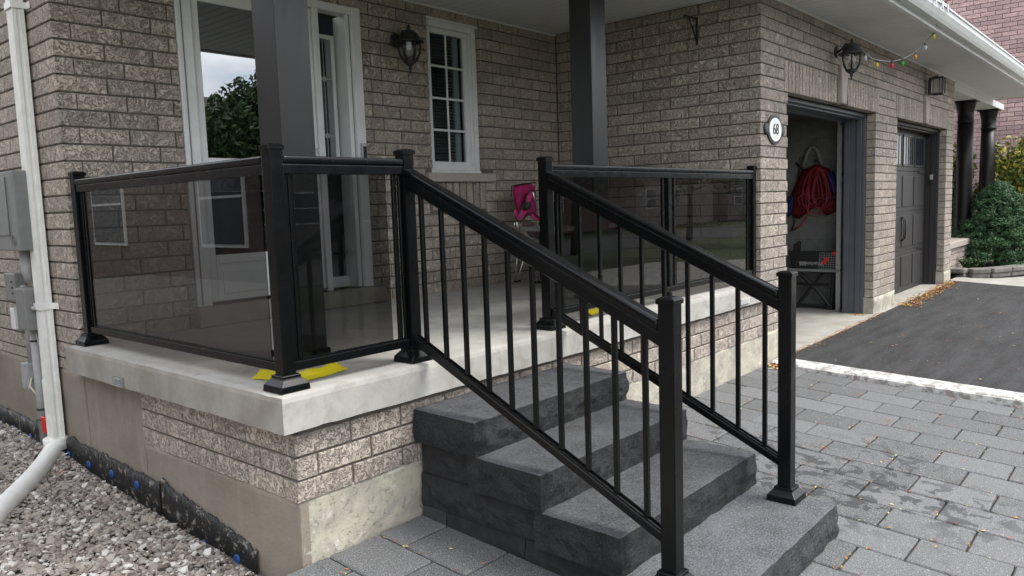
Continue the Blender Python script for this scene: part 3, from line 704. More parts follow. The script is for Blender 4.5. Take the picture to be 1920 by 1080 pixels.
for i in range(N + 1):
    y = .0 - 4.2 * i / N; nv = noise.noise(Vector((0, y * 7, 1))); n2 = noise.noise(Vector((3, y * 15, 1)))
    for (x, dz) in ((4.512 + nv * .006, -.12), (4.512 + nv * .006, -.012 + n2 * .006), (4.528 + n2 * .006, n2 * .003), (4.70, .004), (4.70, -.12)): kerb.v.append((x, y, cz(x, y) + dz))
for i in range(N):
    for k in range(4): kerb.f.append((i * 5 + k, (i + 1) * 5 + k, (i + 1) * 5 + k + 1, i * 5 + k + 1))
kerb.f += [tuple(range(5)), tuple(range(N * 5, N * 5 + 5))[::-1]]
setting(kerb.build('kerb', M_curb))
def dz_(x, y): return gz(x, y) + .012 + .014 * min(max(-y, 0), 4)
sheet('driveway', 4.703, 11.15, -9.6, -.004, 20, 30, M_asphalt, zf=dz_, thick=.12)
sheet('front_path', 11.153, 19.5, -9.6, YG - .02, 12, 20, M_floor, zf=lambda x, y: gz(x, y) + .02, thick=.1)

# gravel bed
def gravz(x, y):
    t = np.interp(y, [-1.2, 0, .39, 1.25, 2.2, 2.6, 3.4, 7], [-.86, -.80, -.785, -.742, -.675, -.655, -.645, -.63])
    return float(t) - .10 * max(0, min(1, (-x - .35) / .6)) * 0 + .018 * noise.noise(Vector((x * 2.3, y * 2.3, 0)))
gb = sheet('gravel_bed', -6.19, XS - .004, -1.0, 16, 40, 90, rough_mat('gravel_base', (.21, .19, .17), (.12, .105, .095), 70, .9, 90, .012), zf=gravz, dz=-.02, thick=.06)
t = (1 + 5 ** .5) / 2
ico = np.array([(-1, t, 0), (1, t, 0), (-1, -t, 0), (1, -t, 0), (0, -1, t), (0, 1, t), (0, -1, -t), (0, 1, -t), (t, 0, -1), (t, 0, 1), (-t, 0, -1), (-t, 0, 1)]) / math.hypot(1, t)
icof = np.array([(0, 11, 5), (0, 5, 1), (0, 1, 7), (0, 7, 10), (0, 10, 11), (1, 5, 9), (5, 11, 4), (11, 10, 2), (10, 7, 6), (7, 1, 8), (3, 9, 4), (3, 4, 2), (3, 2, 6), (3, 6, 8), (3, 8, 9), (4, 9, 5), (2, 4, 11), (6, 2, 10), (8, 6, 7), (9, 8, 1)])
gv, gf_ = [], []; cnt = 0
def add_stone(x, y, z, r):
    global cnt
    sc = np.array([r * rng.uniform(.8, 1.45), r * rng.uniform(.65, 1.1), r * rng.uniform(.38, .75)])
    pts = ico * (1 + rng.uniform(-.24, .24, (12, 1))) * sc
    a, b_, c_ = rng.uniform(0, 6.28), rng.normal(0, .35), rng.normal(0, .35)
    Rz = np.array([[math.cos(a), -math.sin(a), 0], [math.sin(a), math.cos(a), 0], [0, 0, 1]])
    Rx = np.array([[1, 0, 0], [0, math.cos(b_), -math.sin(b_)], [0, math.sin(b_), math.cos(b_)]])
    Ry = np.array([[math.cos(c_), 0, math.sin(c_)], [0, 1, 0], [-math.sin(c_), 0, math.cos(c_)]])
    gv.append(pts @ (Rz @ Rx @ Ry).T + (x, y, z)); gf_.append(icof + 12 * cnt); cnt += 1
for _ in range(84000):
    x = rng.uniform(-1.9, XS - .03); y = -.95 + 7.6 * rng.random() ** 1.25
    if x > -.04 and y < .04: continue
    u, v, dep = proj((x, y, -.7))
    if dep < .3 or u < -900 or v > 1500 or u > 720 or (u < -60 and rng.random() < .35): continue
    r = min(max(rng.lognormal(math.log(.0098), .36), .005), .024)
    if rng.random() < .01: r = rng.uniform(.02, .032)
    if XS - .03 - x < r: continue
    add_stone(x, y, gravz(x, y) - .006 + rng.uniform(-.004, .008) + r * .12, r)
me = bpy.data.meshes.new('gravel'); V = np.concatenate(gv); Fc = np.concatenate(gf_)
me.from_pydata(V.tolist(), [], Fc.tolist()); go = stuff(link('gravel', me, M_gravel))
tag(go, 'loose grey and beige gravel along the side foundation', 'gravel')

# fallen leaves: small dry leaves in the paving joints and by the garage doors
b = MB()
def leaf(x, y, z, s):
    a = random.uniform(0, 6.28); ca, sa = math.cos(a) * s, math.sin(a) * s; k = random.uniform(.25, .5); h = random.uniform(.1, .5) * s
    b.add([(x - ca, y - sa, z), (x + sa * k, y - ca * k, z + h), (x + ca, y + sa, z + h * .4), (x - sa * k, y + ca * k, z + h * .8)], [(0, 1, 2), (0, 2, 3)])
for _ in range(900):
    r = random.randrange(0, 17)
    if random.random() < .6: x = 4.498 - r * PW_ + random.gauss(0, .006); y = random.uniform(-2.6, 0)
    else:
        x = random.uniform(.1, 4.5); row = int((4.498 - x) / PW_); ph = -.65 if row % 2 == 0 else -.475; y = ph - random.randrange(-2, 6) * PL_ + random.gauss(0, .006)
    if y > 0 or (.6 < x < 1.85 and y > -1.5): continue
    leaf(x, y, gz(x, y) + .0035, random.uniform(.004, .011))
for _ in range(60):
    x, y = random.uniform(.15, 4.4), random.uniform(-2.4, -.02)
    if not (.6 < x < 1.85 and y > -1.5): leaf(x, y, gz(x, y) + .006, random.uniform(.008, .016))
for _ in range(500): x = random.uniform(4.9, 7.6); y = -.02 + random.gauss(0, .018); leaf(x, min(y, .03), dz_(x, y) + .014, random.uniform(.005, .014))
for _ in range(900): x = random.uniform(8.2, 11.0); y = -.03 + random.gauss(0, .05) - .05 * (11 - x) * random.random(); leaf(x, min(y, .05), dz_(x, min(y, 0)) + .012, random.uniform(.010, .026))
for _ in range(160): x = random.uniform(4.8, 10.5); y = -random.random() ** 1.5 * 3; leaf(x, y, dz_(x, y) + .006, random.uniform(.007, .018))
for _ in range(70): x = 4.45 + random.gauss(0, .06); y = random.uniform(-.12, .0); leaf(x, y, gz(x, y) + .008, random.uniform(.012, .028))
for _ in range(50): x = random.uniform(7.3, 7.45); y = random.uniform(.1, .25); leaf(x, y, ZF + .006, random.uniform(.008, .02))
for _ in range(420): x = random.uniform(4.8, 11); y = -random.random() * 4; leaf(x, y, dz_(x, y) + .004, random.uniform(.003, .009))
tag(stuff(b.build('fallen_leaves', M_leafo)), 'scattered small dry orange leaves on the paving and driveway', 'leaves')
tag(b_ := MB().add(*(lambda q: ([(q[0] - .03, q[1], q[2]), (q[0], q[1] - .02, q[2] + .02), (q[0] + .03, q[1], q[2] + .005), (q[0], q[1] + .025, q[2] + .01), (q[0], q[1], q[2] + .022)], [(0, 1, 4), (1, 2, 4), (2, 3, 4), (3, 0, 4)]))(on_z(118, 888, -.62))).build('curled_leaf', M_leafo), 'curled orange leaf beside the downspout elbow', 'leaf')

# ================================================================ stone steps and their base blocks
def rock(name, x0, x1, y0, y1, z0, z1, rough_sides=('l', 'r', 'f'), amp=.010, skew=0., seed=0, mat_=None, res=.015, top=.0012, root=None, side=None):
    nx, ny, nz_ = max(2, int((x1 - x0) / res)), max(2, int((y1 - y0) / res)), max(4, int((z1 - z0) / (res * .8)))
    b = MB(); idx = {}; off = Vector((seed * 7.3, seed * 3.1, seed * 1.7))
    def P(i, j, k):
        if (i, j, k) in idx: return idx[i, j, k]
        x = x0 + (x1 - x0) * i / nx; y = y0 + (y1 - y0) * j / ny; z = z0 + (z1 - z0) * k / nz_; fz = k / nz_
        q = Vector((x, y, z)) + off
        n1 = noise.fractal(q * 6.5, .9, 2.1, 4); n2 = noise.ridged_multi_fractal(q * 5, .9, 2.2, 3, 1, 2) - 1.0; n3 = noise.noise(q * 38)
        prof = min(1, (1 - fz) * 2.2) * (.35 + .65 * math.sin(math.pi * min(1, fz * 1.15)))      # pitched faces swell below a crisp top arris
        vd = noise.voronoi(q * 8.5)[0]; n4 = noise.fractal(q * 24, .8, 2.1, 3)
        e = amp * (prof * (.8 + 1.1 * n1) + prof * .5 * n2 + .10 * n3 + .18 * noise.noise(q * 11) + prof * (2.2 * (vd[1] - vd[0]) - .6) + prof * .5 * n4)
        if i == 0 and 'l' in rough_sides: x -= e
        if i == nx and 'r' in rough_sides: x += e
        if j == 0 and 'f' in rough_sides: y -= e
        if k == nz_: z += n1 * top + n3 * top * .5; 
        if k == nz_ and ((i == 0 and 'l' in rough_sides) or (j == 0 and 'f' in rough_sides) or (i == nx and 'r' in rough_sides)): z -= .001 + abs(n3) * .003
        x += skew * (y - y1)
        idx[i, j, k] = len(b.v); b.v.append((x, y, z)); return idx[i, j, k]
    for i in range(nx):
        for j in range(ny):
            b.f.append((P(i, j, nz_), P(i + 1, j, nz_), P(i + 1, j + 1, nz_), P(i, j + 1, nz_))); b.f.append((P(i, j, 0), P(i, j + 1, 0), P(i + 1, j + 1, 0), P(i + 1, j, 0)))
    for k in range(nz_):
        for i in range(nx): b.f.append((P(i, 0, k), P(i + 1, 0, k), P(i + 1, 0, k + 1), P(i, 0, k + 1))); b.f.append((P(i, ny, k), P(i, ny, k + 1), P(i + 1, ny, k + 1), P(i + 1, ny, k)))
        for j in range(ny): b.f.append((P(0, j, k), P(0, j, k + 1), P(0, j + 1, k + 1), P(0, j + 1, k))); b.f.append((P(nx, j, k), P(nx, j + 1, k), P(nx, j + 1, k + 1), P(nx, j, k + 1)))
    o = b.build(name, mat_ or M_step, root, loc=None if root else (x0, y0, z0))
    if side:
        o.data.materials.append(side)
        for p_ in o.data.polygons: p_.material_index = 0 if p_.normal.z > .75 else 1  # upward faces keep the stone, the rest take the shade-darkened copy
    return o
GS = 'charcoal stone steps'
SK = .035
tag(rock('stone_step', .662, 1.80, -.345, .030, -.337, -.192, seed=1, skew=SK, side=M_split_shade), 'top charcoal stone step, set against the concrete porch slab', 'step', GS)
tag(rock('stone_step', .655, 1.795, -.688, -.300, -.484, -.338, seed=2, skew=SK, side=M_split_shade), 'second charcoal stone step, just below the top one', 'step', GS)
tag(rock('stone_step', .645, 1.780, -1.045, -.650, -.632, -.485, seed=3, skew=SK, side=M_split_shade), 'third charcoal stone step, resting on the broad bottom step', 'step', GS)
tag(rock('stone_step', .635, 1.755, -1.415, -1.005, -.785, -.633, seed=4, skew=SK, top=.002, mat_=M_step_low, side=M_split_low_shade), 'bottom charcoal stone step carrying both lower rail posts', 'step', GS)
M_blk = rough_mat('shaded_base_block', (.017, .0175, .019), (.03, .03, .032), 25, .8, 160, .003, .3)  # near-black: wet block plus the shade under the steps put into the colour
GB = 'blocks under the steps'
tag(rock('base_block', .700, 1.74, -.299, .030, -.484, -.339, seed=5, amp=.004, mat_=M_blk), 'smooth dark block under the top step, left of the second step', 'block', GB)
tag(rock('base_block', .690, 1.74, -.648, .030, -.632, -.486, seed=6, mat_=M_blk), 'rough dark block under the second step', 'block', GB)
tag(rock('base_block', .690, 1.74, -.115, .030, -.79, -.634, ('l',), .004, seed=7, mat_=rough_mat('grey_base_block', (.05, .053, .057), (.035, .037, .04), 25, .8, 160, .003)), 'small pale grey foot block against the porch footing', 'block', GB)
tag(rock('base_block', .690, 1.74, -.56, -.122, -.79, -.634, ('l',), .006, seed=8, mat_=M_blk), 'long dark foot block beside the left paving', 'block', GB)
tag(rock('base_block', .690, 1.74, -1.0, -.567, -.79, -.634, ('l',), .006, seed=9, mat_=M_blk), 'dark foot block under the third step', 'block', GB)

# ================================================================ railings
PWD = .057
def post(root, x, y, z0, z1, w=PWD, base=True, cap=True):
    z = z0 + (.006 if base else .001)
    p_ = MB().box(x - w / 2, x + w / 2, y - w / 2, y + w / 2, z, z1).build('post', M_black, root, bevel=.003, seg=2)
    if cap:
        c = w / 2 + .0055; b = MB()
        b.hexa([(x - c, y - c, z1 - .012), (x + c, y - c, z1 - .012), (x + c, y + c, z1 - .012), (x - c, y + c, z1 - .012), (x - c, y - c, z1 + .004), (x + c, y - c, z1 + .004), (x + c, y + c, z1 + .004), (x - c, y + c, z1 + .004)])
        k = c - .012; b.hexa([(x - c, y - c, z1 + .0041), (x + c, y - c, z1 + .0041), (x + c, y + c, z1 + .0041), (x - c, y + c, z1 + .0041), (x - k, y - k, z1 + .011), (x + k, y - k, z1 + .011), (x + k, y + k, z1 + .011), (x - k, y + k, z1 + .011)])
        b.build('post_cap', M_black, p_, bevel=.0015)
    if base:
        b = MB(); lv = [(.064, 0), (.062, .024), (.044, .046), (.040, .048), (.040, .060), (w / 2 + .001, .062)]
        for r, h in lv: b.v += [(x - r, y - r, z0 + .001 + h), (x + r, y - r, z0 + .001 + h), (x + r, y + r, z0 + .001 + h), (x - r, y + r, z0 + .001 + h)]
        for i in range(len(lv) - 1):
            for k in range(4): b.f.append((i * 4 + k, i * 4 + (k + 1) % 4, i * 4 + 4 + (k + 1) % 4, i * 4 + 4 + k))
        b.f += [(3, 2, 1, 0), tuple(range(len(lv) * 4 - 4, len(lv) * 4))]
        b.build('base_cover', M_black, p_, bevel=.0015)
    return p_
def level_rail(root, a, c, z0=.070):
    """a, c: (x, y) ends between posts; top rail in two profiles, bottom rail with glazing bead"""
    for (w, zz, h, nm) in ((.046, .822, .035, 'top_rail'), (.058, .8595, .031, 'rail_cap'), (.036, z0, .034, 'bottom_rail')):
        b = MB().bar((a[0], a[1], zz), (c[0], c[1], zz), w, h); r = b.build(nm, M_black, root, bevel=.013 if nm == 'rail_cap' else .003, seg=4, smooth=False)
        if nm == 'rail_cap': MB().bar((a[0], a[1], .857), (c[0], c[1], .857), .040, .0024).build('rail_groove', M_rubber, r)
        if nm == 'bottom_rail': MB().bar((a[0], a[1], z0 + .0342), (c[0], c[1], z0 + .0342), .018, .006).build('glazing_bead', M_black, r)
def upright(root, x, y, z0, z1, w=.019, nm='baluster'):
    MB().box(x - w / 2, x + w / 2, y - w / 2, y + w / 2, z0, z1).build(nm, M_black, root, bevel=.002)
def pane(root, a, c, z0=.110, z1=.826):
    d = Vector((c[0] - a[0], c[1] - a[1], 0)).normalized(); n = Vector((-d.y, d.x, 0)) * .003; u = Vector((0, 0, 1))
    A, B = Vector((a[0], a[1], 0)), Vector((c[0], c[1], 0))
    b = MB().hexa([A + n + u * z0, A - n + u * z0, B - n + u * z0, B + n + u * z0, A + n + u * z1, A - n + u * z1, B - n + u * z1, B + n + u * z1])
    return b.build('glass_panel', M_tint, root)
pA, pB, pC, pE, pF, pG = (.090, .103), (.742, .103), (1.748, .115), (.108, 1.995), (.690, -1.215), (1.676, -1.222)
ZT = -.634
rl = thing('railing', 'black aluminium railing with tinted glass panels and stair flight on the open porch corner', 'railing', (pA[0], pA[1], 0), 'porch railings')
for q in (pA, pB, pE): post(rl, q[0], q[1], 0, .922)
post(rl, pF[0], pF[1], ZT, .350)
h = PWD / 2 + .0006
level_rail(rl, (pA[0] + h, pA[1]), (pB[0] - h, pB[1])); level_rail(rl, (pA[0] + .0005, pA[1] + h), (pE[0] - .0005, pE[1] - h))
pane(rl, (.170, .103), (.628, .103))
for x in (.136, .156): upright(rl, x, .103, .111, .821, .016, 'stile')
upright(rl, .170, .103, .111, .8205, .007, 'glazing_channel')
upright(rl, .672, .103, .105, .8215)
upright(rl, .704, .103, .105, .8215, .014, 'stile')
pane(rl, (.092, .195), (.107, 1.905))
for y, w in ((1.945, .026), (1.918, .018)): upright(rl, .1075, y, .105, .8215, w, 'stile')
upright(rl, .0905, .150, .105, .8215, .022, 'stile')
def flight(root, p0, p1, zt0, zt1, zl0, zl1, nb):
    """raking rail between an upper and a lower post: p0 upper, p1 lower (x, y)"""
    d = Vector((p1[0] - p0[0], p1[1] - p0[1], 0)); L = d.length; d.normalize()
    a = Vector((*p0, 0)) + d * h; c = Vector((*p1, 0)) - d * h
    def at(t, za, zb): return (a.x + (c.x - a.x) * t, a.y + (c.y - a.y) * t, za + (zb - za) * t)
    r = MB().bar(at(0, zt0 - .085, 0), at(1, 0, zt1 - .085), .046, .046)
    r.v = []; r.f = []; r.bar((a.x, a.y, zt0 - .088), (c.x, c.y, zt1 - .088), .046, .047); r.build('top_rail', M_black, root, bevel=.003)
    q = MB().bar((a.x, a.y, zt0 - .038), (c.x, c.y, zt1 - .038), .058, .038).build('rail_cap', M_black, root, bevel=.015, seg=4)
    MB().bar((a.x, a.y, zt0 - .0405), (c.x, c.y, zt1 - .0405), .040, .002).build('rail_groove', M_rubber, q)
    lo = MB().bar((a.x, a.y, zl0 - .036), (c.x, c.y, zl1 - .036), .034, .036).build('bottom_rail', M_black, root, bevel=.003)
    for s in (-1, 1):
        n = Vector((-d.y, d.x, 0)) * .0125 * s
        MB().bar((a.x + n.x, a.y + n.y, zl0 + .0002), (c.x + n.x, c.y + n.y, zl1 + .0002), .005, .009).build('channel_lip', M_black, lo)
    for i in range(nb):
        t = (i + .55) / (nb + .1); x, y, z0 = at(t, zl0, zl1); _, _, z1 = at(t, zt0 - .088, zt1 - .088)
        upright(root, x, y, z0 + .008, z1 + .004, .0185)
flight(rl, pB, pF, .850, .285, .112, -.447, 10)
rr = thing('railing', 'black aluminium railing with tinted glass panels and stair flight ending at the garage wall', 'railing', (pC[0], pC[1], 0), 'porch railings')
post(rr, pC[0], pC[1], 0, .918); post(rr, pG[0], pG[1], ZT, .352)
xD = GX - .045; yR = pC[1]
post(rr, xD, yR, .0, .918, .05, base=False)
level_rail(rr, (pC[0] + h, yR), (xD - .0256, yR), .066)
gx = lambda u: float(on_y(u, 480, yR)[0])
pane(rr, (gx(1052), yR), (gx(1238), yR)); pane(rr, (gx(1268), yR), (gx(1397), yR))
for u, w in ((1046, .02), (1243, .02), (1264, .016)): upright(rr, gx(u), yR, .103, .8215, w, 'stile')
mpost = MB().box(gx(1253) - .024, gx(1253) + .024, yR - .022, yR + .022, .1035, .8215).build('middle_post', M_black, rr, bevel=.003)
MB().box(gx(1251) - .02, gx(1251) + .02, yR - .026, yR + .02, .002, .0655).build('support_foot', M_black, rr, bevel=.003)
for u in (1401, 1405): upright(rr, gx(u), yR, .103, .8215, .014, 'stile')
flight(rr, pC, pG, .850, .280, .108, -.452, 10)

# square clad columns
for x0, lab in ((.462, 'square charcoal porch column beside the front door'), (2.905, 'square charcoal porch column behind the glass railing near the garage')):
    c = thing('porch_column', lab, 'column', (x0 + .09, .69, 0), 'square porch columns')
    MB().box(x0, x0 + .178, .60, .778, .001, ZC - .002).build('shaft', M_column, c, bevel=.004, seg=2)
    MB().box(x0 - .012, x0 + .19, .588, .79, .0015, .03).build('base_trim', M_black, c, bevel=.004)
# yellow shim strips lying on the slab
def strap(pts, lab, w=.035, more=None):
    b = MB()
    for pts in ([pts] + ([more] if more else [])):
      n = len(pts); o_ = len(b.v)
      for i, (x, y, z) in enumerate(pts):
        dx = pts[min(i + 1, n - 1)][0] - pts[max(i - 1, 0)][0]; dy = pts[min(i + 1, n - 1)][1] - pts[max(i - 1, 0)][1]; L = math.hypot(dx, dy); nx_, ny_ = -dy / L * w / 2, dx / L * w / 2
        for s, zz in ((1, z + .010), (.45, z + .026 + .006 * (i % 2)), (-.2, z + .010), (-1, z + .003)): b.v.append((x + nx_ * s, y + ny_ * s, zz))
      for i in range(n - 1):
        for k in range(3): b.f.append((o_ + i * 4 + k, o_ + i * 4 + k + 1, o_ + i * 4 + 5 + k, o_ + i * 4 + 4 + k))
    o = b.build('yellow_strap', M_yellow, loc=(pts[0][0], pts[0][1], 0)); md = o.modifiers.new('thick', 'SOLIDIFY'); md.thickness = .003
    tag(o, lab, 'strap', 'yellow strapping')
strap([(.20, .20, .002), (.27, .203, .004), (.34, .212, .002), (.40, .225, .005), (.445, .24, .003)], 'crumpled yellow plastic strap under the corner railing post', .075, [(.150, .41, .002), (.168, .36, .004), (.18, .31, .002), (.19, .262, .003)])
strap([(2.235, .19, .002), (2.27, .21, .004), (2.33, .225, .003), (2.42, .23, .002)], 'yellow plastic strap under the right glass railing', .045)

# ================================================================ lanterns
def lantern(root, c, R, s=1.0, wall_y=0):
    """carriage lantern hanging from a scrolled arm; c = centre of its roof rim"""
    x, y, z = c
    MB().ring([(.0, 0), (.052 * s, 0), (.052 * s, .008), (.040 * s, .018), (.02 * s, .026)], (x, wall_y - .028, z + .03 * s), 18, 'y').build('wall_plate', M_iron, root, smooth=True)
    MB().tube([(x, wall_y - .02, z + .02 * s), (x, wall_y - .07, z + .05 * s), (x, (y + wall_y) / 2 - .02, z + .085 * s), (x, y, z + .075 * s)], .010 * s).build('arm', M_iron, root, smooth=True)
    MB().ring([(.004 * s, .125 * s), (.012 * s, .108 * s), (.010 * s, .095 * s), (.02 * s, .082 * s), (.042 * s, .074 * s), (.064 * s, .056 * s), (.076 * s, .032 * s), (.082 * s, .016 * s), (.108 * s, .002 * s), (.110 * s, -.008 * s), (.080 * s, -.012 * s)], (x, y, z), 20).build('roof', M_iron, root, smooth=True)
    g = MB().ring([(.072 * s, -.014 * s), (.068 * s, -.07 * s), (.040 * s, -.138 * s)], (x, y, z), 12).build('glass', M_clear, root)
    MB().ring([(.014 * s, -.015 * s), (.034 * s, -.035 * s), (.032 * s, -.095 * s), (.008 * s, -.12 * s)], (x, y, z), 12).build('bulb', M_lampglass, root, smooth=True)
    for k in range(6):
        a = k * math.pi / 3 + .3; ca, sa = math.cos(a), math.sin(a)
        MB().tube([(x + ca * r * s, y + sa * r * s, z + q * s) for r, q in ((.080, -.010), (.080, -.045), (.072, -.09), (.046, -.140))], .0085 * s, 6).build('rib', M_iron, root, smooth=True)
    MB().ring([(.047 * s, -.136 * s), (.049 * s, -.148 * s), (.030 * s, -.165 * s), (.011 * s, -.178 * s), (.015 * s, -.19 * s), (.006 * s, -.205 * s), (.003 * s, -.23 * s)], (x, y, z), 14).build('finial', M_iron, root, smooth=True)
q = on_y(767, 78, YB - .17)
lt = thing('wall_lantern', 'black carriage lantern on the porch wall between door and window', 'lantern', (q[0], YB, q[2]), 'carriage lanterns')
lantern(lt, q, 0, 1.0, YB)
q = on_y(1597, 100, YG - .19)
lt = thing('wall_lantern', 'black carriage lantern wrapped with coloured lights above the open garage', 'lantern', (q[0], YG, q[2]), 'carriage lanterns')
lantern(lt, q, 0, 1.05, YG - .035)
for k, (dx, dy, dz, m_) in enumerate(((-.06, .06, .03, 'red'), (-.05, -.01, .05, 'clear'), (.02, -.05, .06, 'red'), (-.08, .06, -.06, 'clear'))):
    pass
# modern square lantern over the second door
q = on_y(1758, 162, YG - .13); x, y, z = q
lt = thing('wall_lantern', 'black square box lantern above the closed garage door', 'lantern', (x, YG, z))
MB().box(9.55, 9.65, YG - .058, YG - .036, z - .10, z + .09).build('wall_plate', M_iron, lt, bevel=.004)
MB().tube([(9.60, YG - .05, z + .105), (9.60, y, z + .125), (x, y, z + .125)], .011).build('arm', M_iron, lt, smooth=True)
MB().box(x - .088, x + .088, y - .088, y + .088, z + .092, z + .108).build('roof', M_iron, lt, bevel=.004)
b = MB()
for sx in (-1, 1):
    for sy in (-1, 1): b.box(x + sx * .070 - .007, x + sx * .070 + .007, y + sy * .070 - .007, y + sy * .070 + .007, z - .10, z + .0915)
    b.box(x + sx * .070 - .006, x + sx * .070 + .006, y - .0628, y + .0628, z - .102, z - .088); b.box(x - .0628, x + .0628, y + sx * .070 - .006, y + sx * .070 + .006, z - .102, z - .088)
    for s2 in (-.035, .035): b.box(x + s2 - .003, x + s2 + .003, y + sx * .072 - .003, y + sx * .072 + .003, z - .087, z + .091); b.box(x + sx * .072 - .003, x + sx * .072 + .003, y + s2 - .003, y + s2 + .003, z - .087, z + .091)
b.build('cage', M_iron, lt)
MB().box(x - .060, x + .060, y - .060, y + .060, z - .085, z + .09).build('glass', M_lampglass, lt, bevel=.004)

# ================================================================ house number plaque
q = on_y(1454, 243, YG - .016); x, z = q[0], q[2]
pl = thing('house_number_plaque', 'oval white house number plaque reading 68 beside the garage', 'plaque', (x, YG, z))
def oval(a, bz, y0, y1, n=36):
    b = MB()
    for y in (y0, y1): b.v += [(x + a * math.cos(2 * math.pi * i / n), y, z + bz * math.sin(2 * math.pi * i / n)) for i in range(n)]
    b.f = [(i, (i + 1) % n, n + (i + 1) % n, n + i) for i in range(n)] + [tuple(range(n)), tuple(range(n, 2 * n))[::-1]]; return b
oval(.150, .118, YG - .014, YG - .001).build('rim', M_iron, pl, bevel=.005, seg=2)
oval(.122, .094, YG - .0185, YG - .0145).build('face', M_numw, pl, bevel=.001)
for s in (-1, 1): MB().ring([(.0, -.014), (.042, -.014), (.048, -.008), (.048, -.002)], (x + s * .158, YG - .0008, z), 18, 'y').build('scroll', M_iron, pl, smooth=True)
me = text_mesh('68', .125); o = link('numerals', me, M_ink, pl); me.materials.clear(); me.materials.append(M_ink)
o.location = (0, -.0205, 0); o.rotation_euler = (math.pi / 2, 0, 0); o.scale = (.95, 1, 1)

# ================================================================ string of coloured lights
st = thing('string_lights', 'string of coloured holiday bulbs swagged from garage lantern to gutter', 'string lights', (6.4, -.1, 2.0))
pix = [(1600, 84, 0.0), (1618, 96, .03), (1635, 110, .12), (1652, 114, .20), (1672, 115, .30), (1690, 112, .38), (1713, 100, .52), (1733, 83, .64), (1749, 63, .80), (1759, 41, .98)]
pts = [on_y(u, v, YG - .17 - .52 * f) for u, v, f in pix]
MB().tube(pts, .005, 6).build('cord', M_cordgrey, st, smooth=True)
def bulb(p_, d, key):
    p_ = Vector(p_); d = Vector(d).normalized(); s = 1.0
    b_ = MB().ring([(.002, -.056), (.009, -.048), (.0155, -.030), (.0165, -.016), (.010, -.002)], (0, 0, 0), 10); qt = Vector((0, 0, -1)).rotation_difference(d)
    b_.v = [tuple(qt @ Vector(v) + p_ + d * .018) for v in b_.v]; bo = b_.build('bulb', M_bulb[key], st, smooth=True)
    s_ = MB().ring([(.009, -.020), (.010, -.0), (.006, .004)], (0, 0, 0), 8); s_.v = [tuple(qt @ Vector(v) + p_) for v in s_.v]; s_.build('socket', M_cordgreen, bo, smooth=True)
for (u, v, f, k) in ((1643, 113, .16, 'yellow'), (1671, 115, .30, 'red'), (1691, 111, .385, 'green'), (1715, 98, .53, 'orange'), (1734, 81, .65, 'clear'), (1750, 60, .81, 'yellow'), (1621, 100, .05, 'clear')):
    bulb(on_y(u, v, YG - .17 - .52 * f), (.15, -.1, -1), k)
bulb((6.17, YG - .2, 2.05), (-.5, -.2, -.8), 'red'); bulb((6.15, YG - .15, 1.93), (-.3, -.3, -1), 'clear')
gp = [(5.5, -.70, 2.43), (6.0, -.705, 2.432), (6.5, -.705, 2.43), (6.97, -.712, 2.43), (pts[-1][0], -.722, 2.38)]
MB().tube(gp, .006, 6).build('cord', M_white, st, smooth=True)
for x, k in ((6.05, 'yellow'), (6.15, 'lime'), (6.25, 'red'), (6.37, 'clear'), (6.48, 'lime'), (6.55, 'red'), (6.68, 'clear'), (6.76, 'red'), (6.88, 'red')): bulb((x, -.712, 2.445), (.55, -.25, .8), k)
for x in (6.2, 6.45, 6.7, 6.92): MB().box(x - .015, x + .015, -.728, -.719, 2.36, 2.43).build('gutter_clip', M_white, st)

# ================================================================ small wall fittings
q = on_y(678, 285, YB - .02); x, z = 2.075, q[2]
db = thing('doorbell', 'slim silver and black video doorbell on the white door frame', 'doorbell', (x, YB, z))
MB().box(x - .022, x + .022, YB - .034, YB - .0125, z - .064, z + .064).build('body', M_galv, db, bevel=.003)
MB().box(x - .013, x + .017, YB - .0375, YB - .0345, z - .06, z + .04).build('faceplate', M_rubber, db, bevel=.002)
br = thing('plant_bracket', 'black iron hanging plant bracket high on the shaded garage side wall', 'bracket', (GX, .6, 2.1))
MB().tube([(GX - .008, .60, 2.145), (GX - .13, .61, 2.15), (GX - .19, .615, 2.15), (GX - .20, .615, 2.135)], .007).build('arm', M_iron, br, smooth=True)
MB().box(GX - .010, GX - .001, .592, .612, 1.94, 2.16).build('back_plate', M_iron, br, bevel=.002)
MB().tube([(GX - .008, .602, 1.965), (GX - .13, .608, 2.145)], .006).build('brace', M_iron, br, smooth=True)
kp = thing('keypad', 'small grey garage keypad on the dark door jamb', 'keypad', (10.80, YG + .18, .86))
MB().box(10.795, 10.808, YG + .145, YG + .195, .80, .93).build('body', M_rubber, kp, bevel=.003)
MB().box(10.791, 10.7945, YG + .15, YG + .19, .85, .92).build('buttons', M_galv, kp)

# ================================================================ utilities on the left side wall
ds = thing('downspout', 'white ribbed rectangular downspout on the brick side wall', 'downspout', (.02, 2.40, -.6))
Y0, Y1, X0, X1 = 2.375, 2.460, -.005, .055
def ribbed(z0, z1, g=0):
    b = MB(); pf = [(X0, Y0 - g)]
    n = 4; wd = (Y1 - Y0 + 2 * g) / (2 * n + 1)
    pf = []
    for i in range(2 * n + 1):
        xx = X0 - g + (.006 if i % 2 else 0); pf += [(xx, Y0 - g + i * wd), (xx, Y0 - g + (i + 1) * wd)]
    wx = (X1 - X0) / 3
    pf += [(X1, Y1 + g), (X1, Y0 - g), (X1 - wx, Y0 - g), (X1 - wx, Y0 - g + .005), (X0 + wx, Y0 - g + .005), (X0 + wx, Y0 - g)]
    k = len(pf)
    for z in (z0, z1): b.v += [(x_, y_, z) for x_, y_ in pf]
    b.f = [(i, (i + 1) % k, k + (i + 1) % k, k + i) for i in range(k)] + [tuple(range(k)), tuple(range(k, 2 * k))[::-1]]; return b
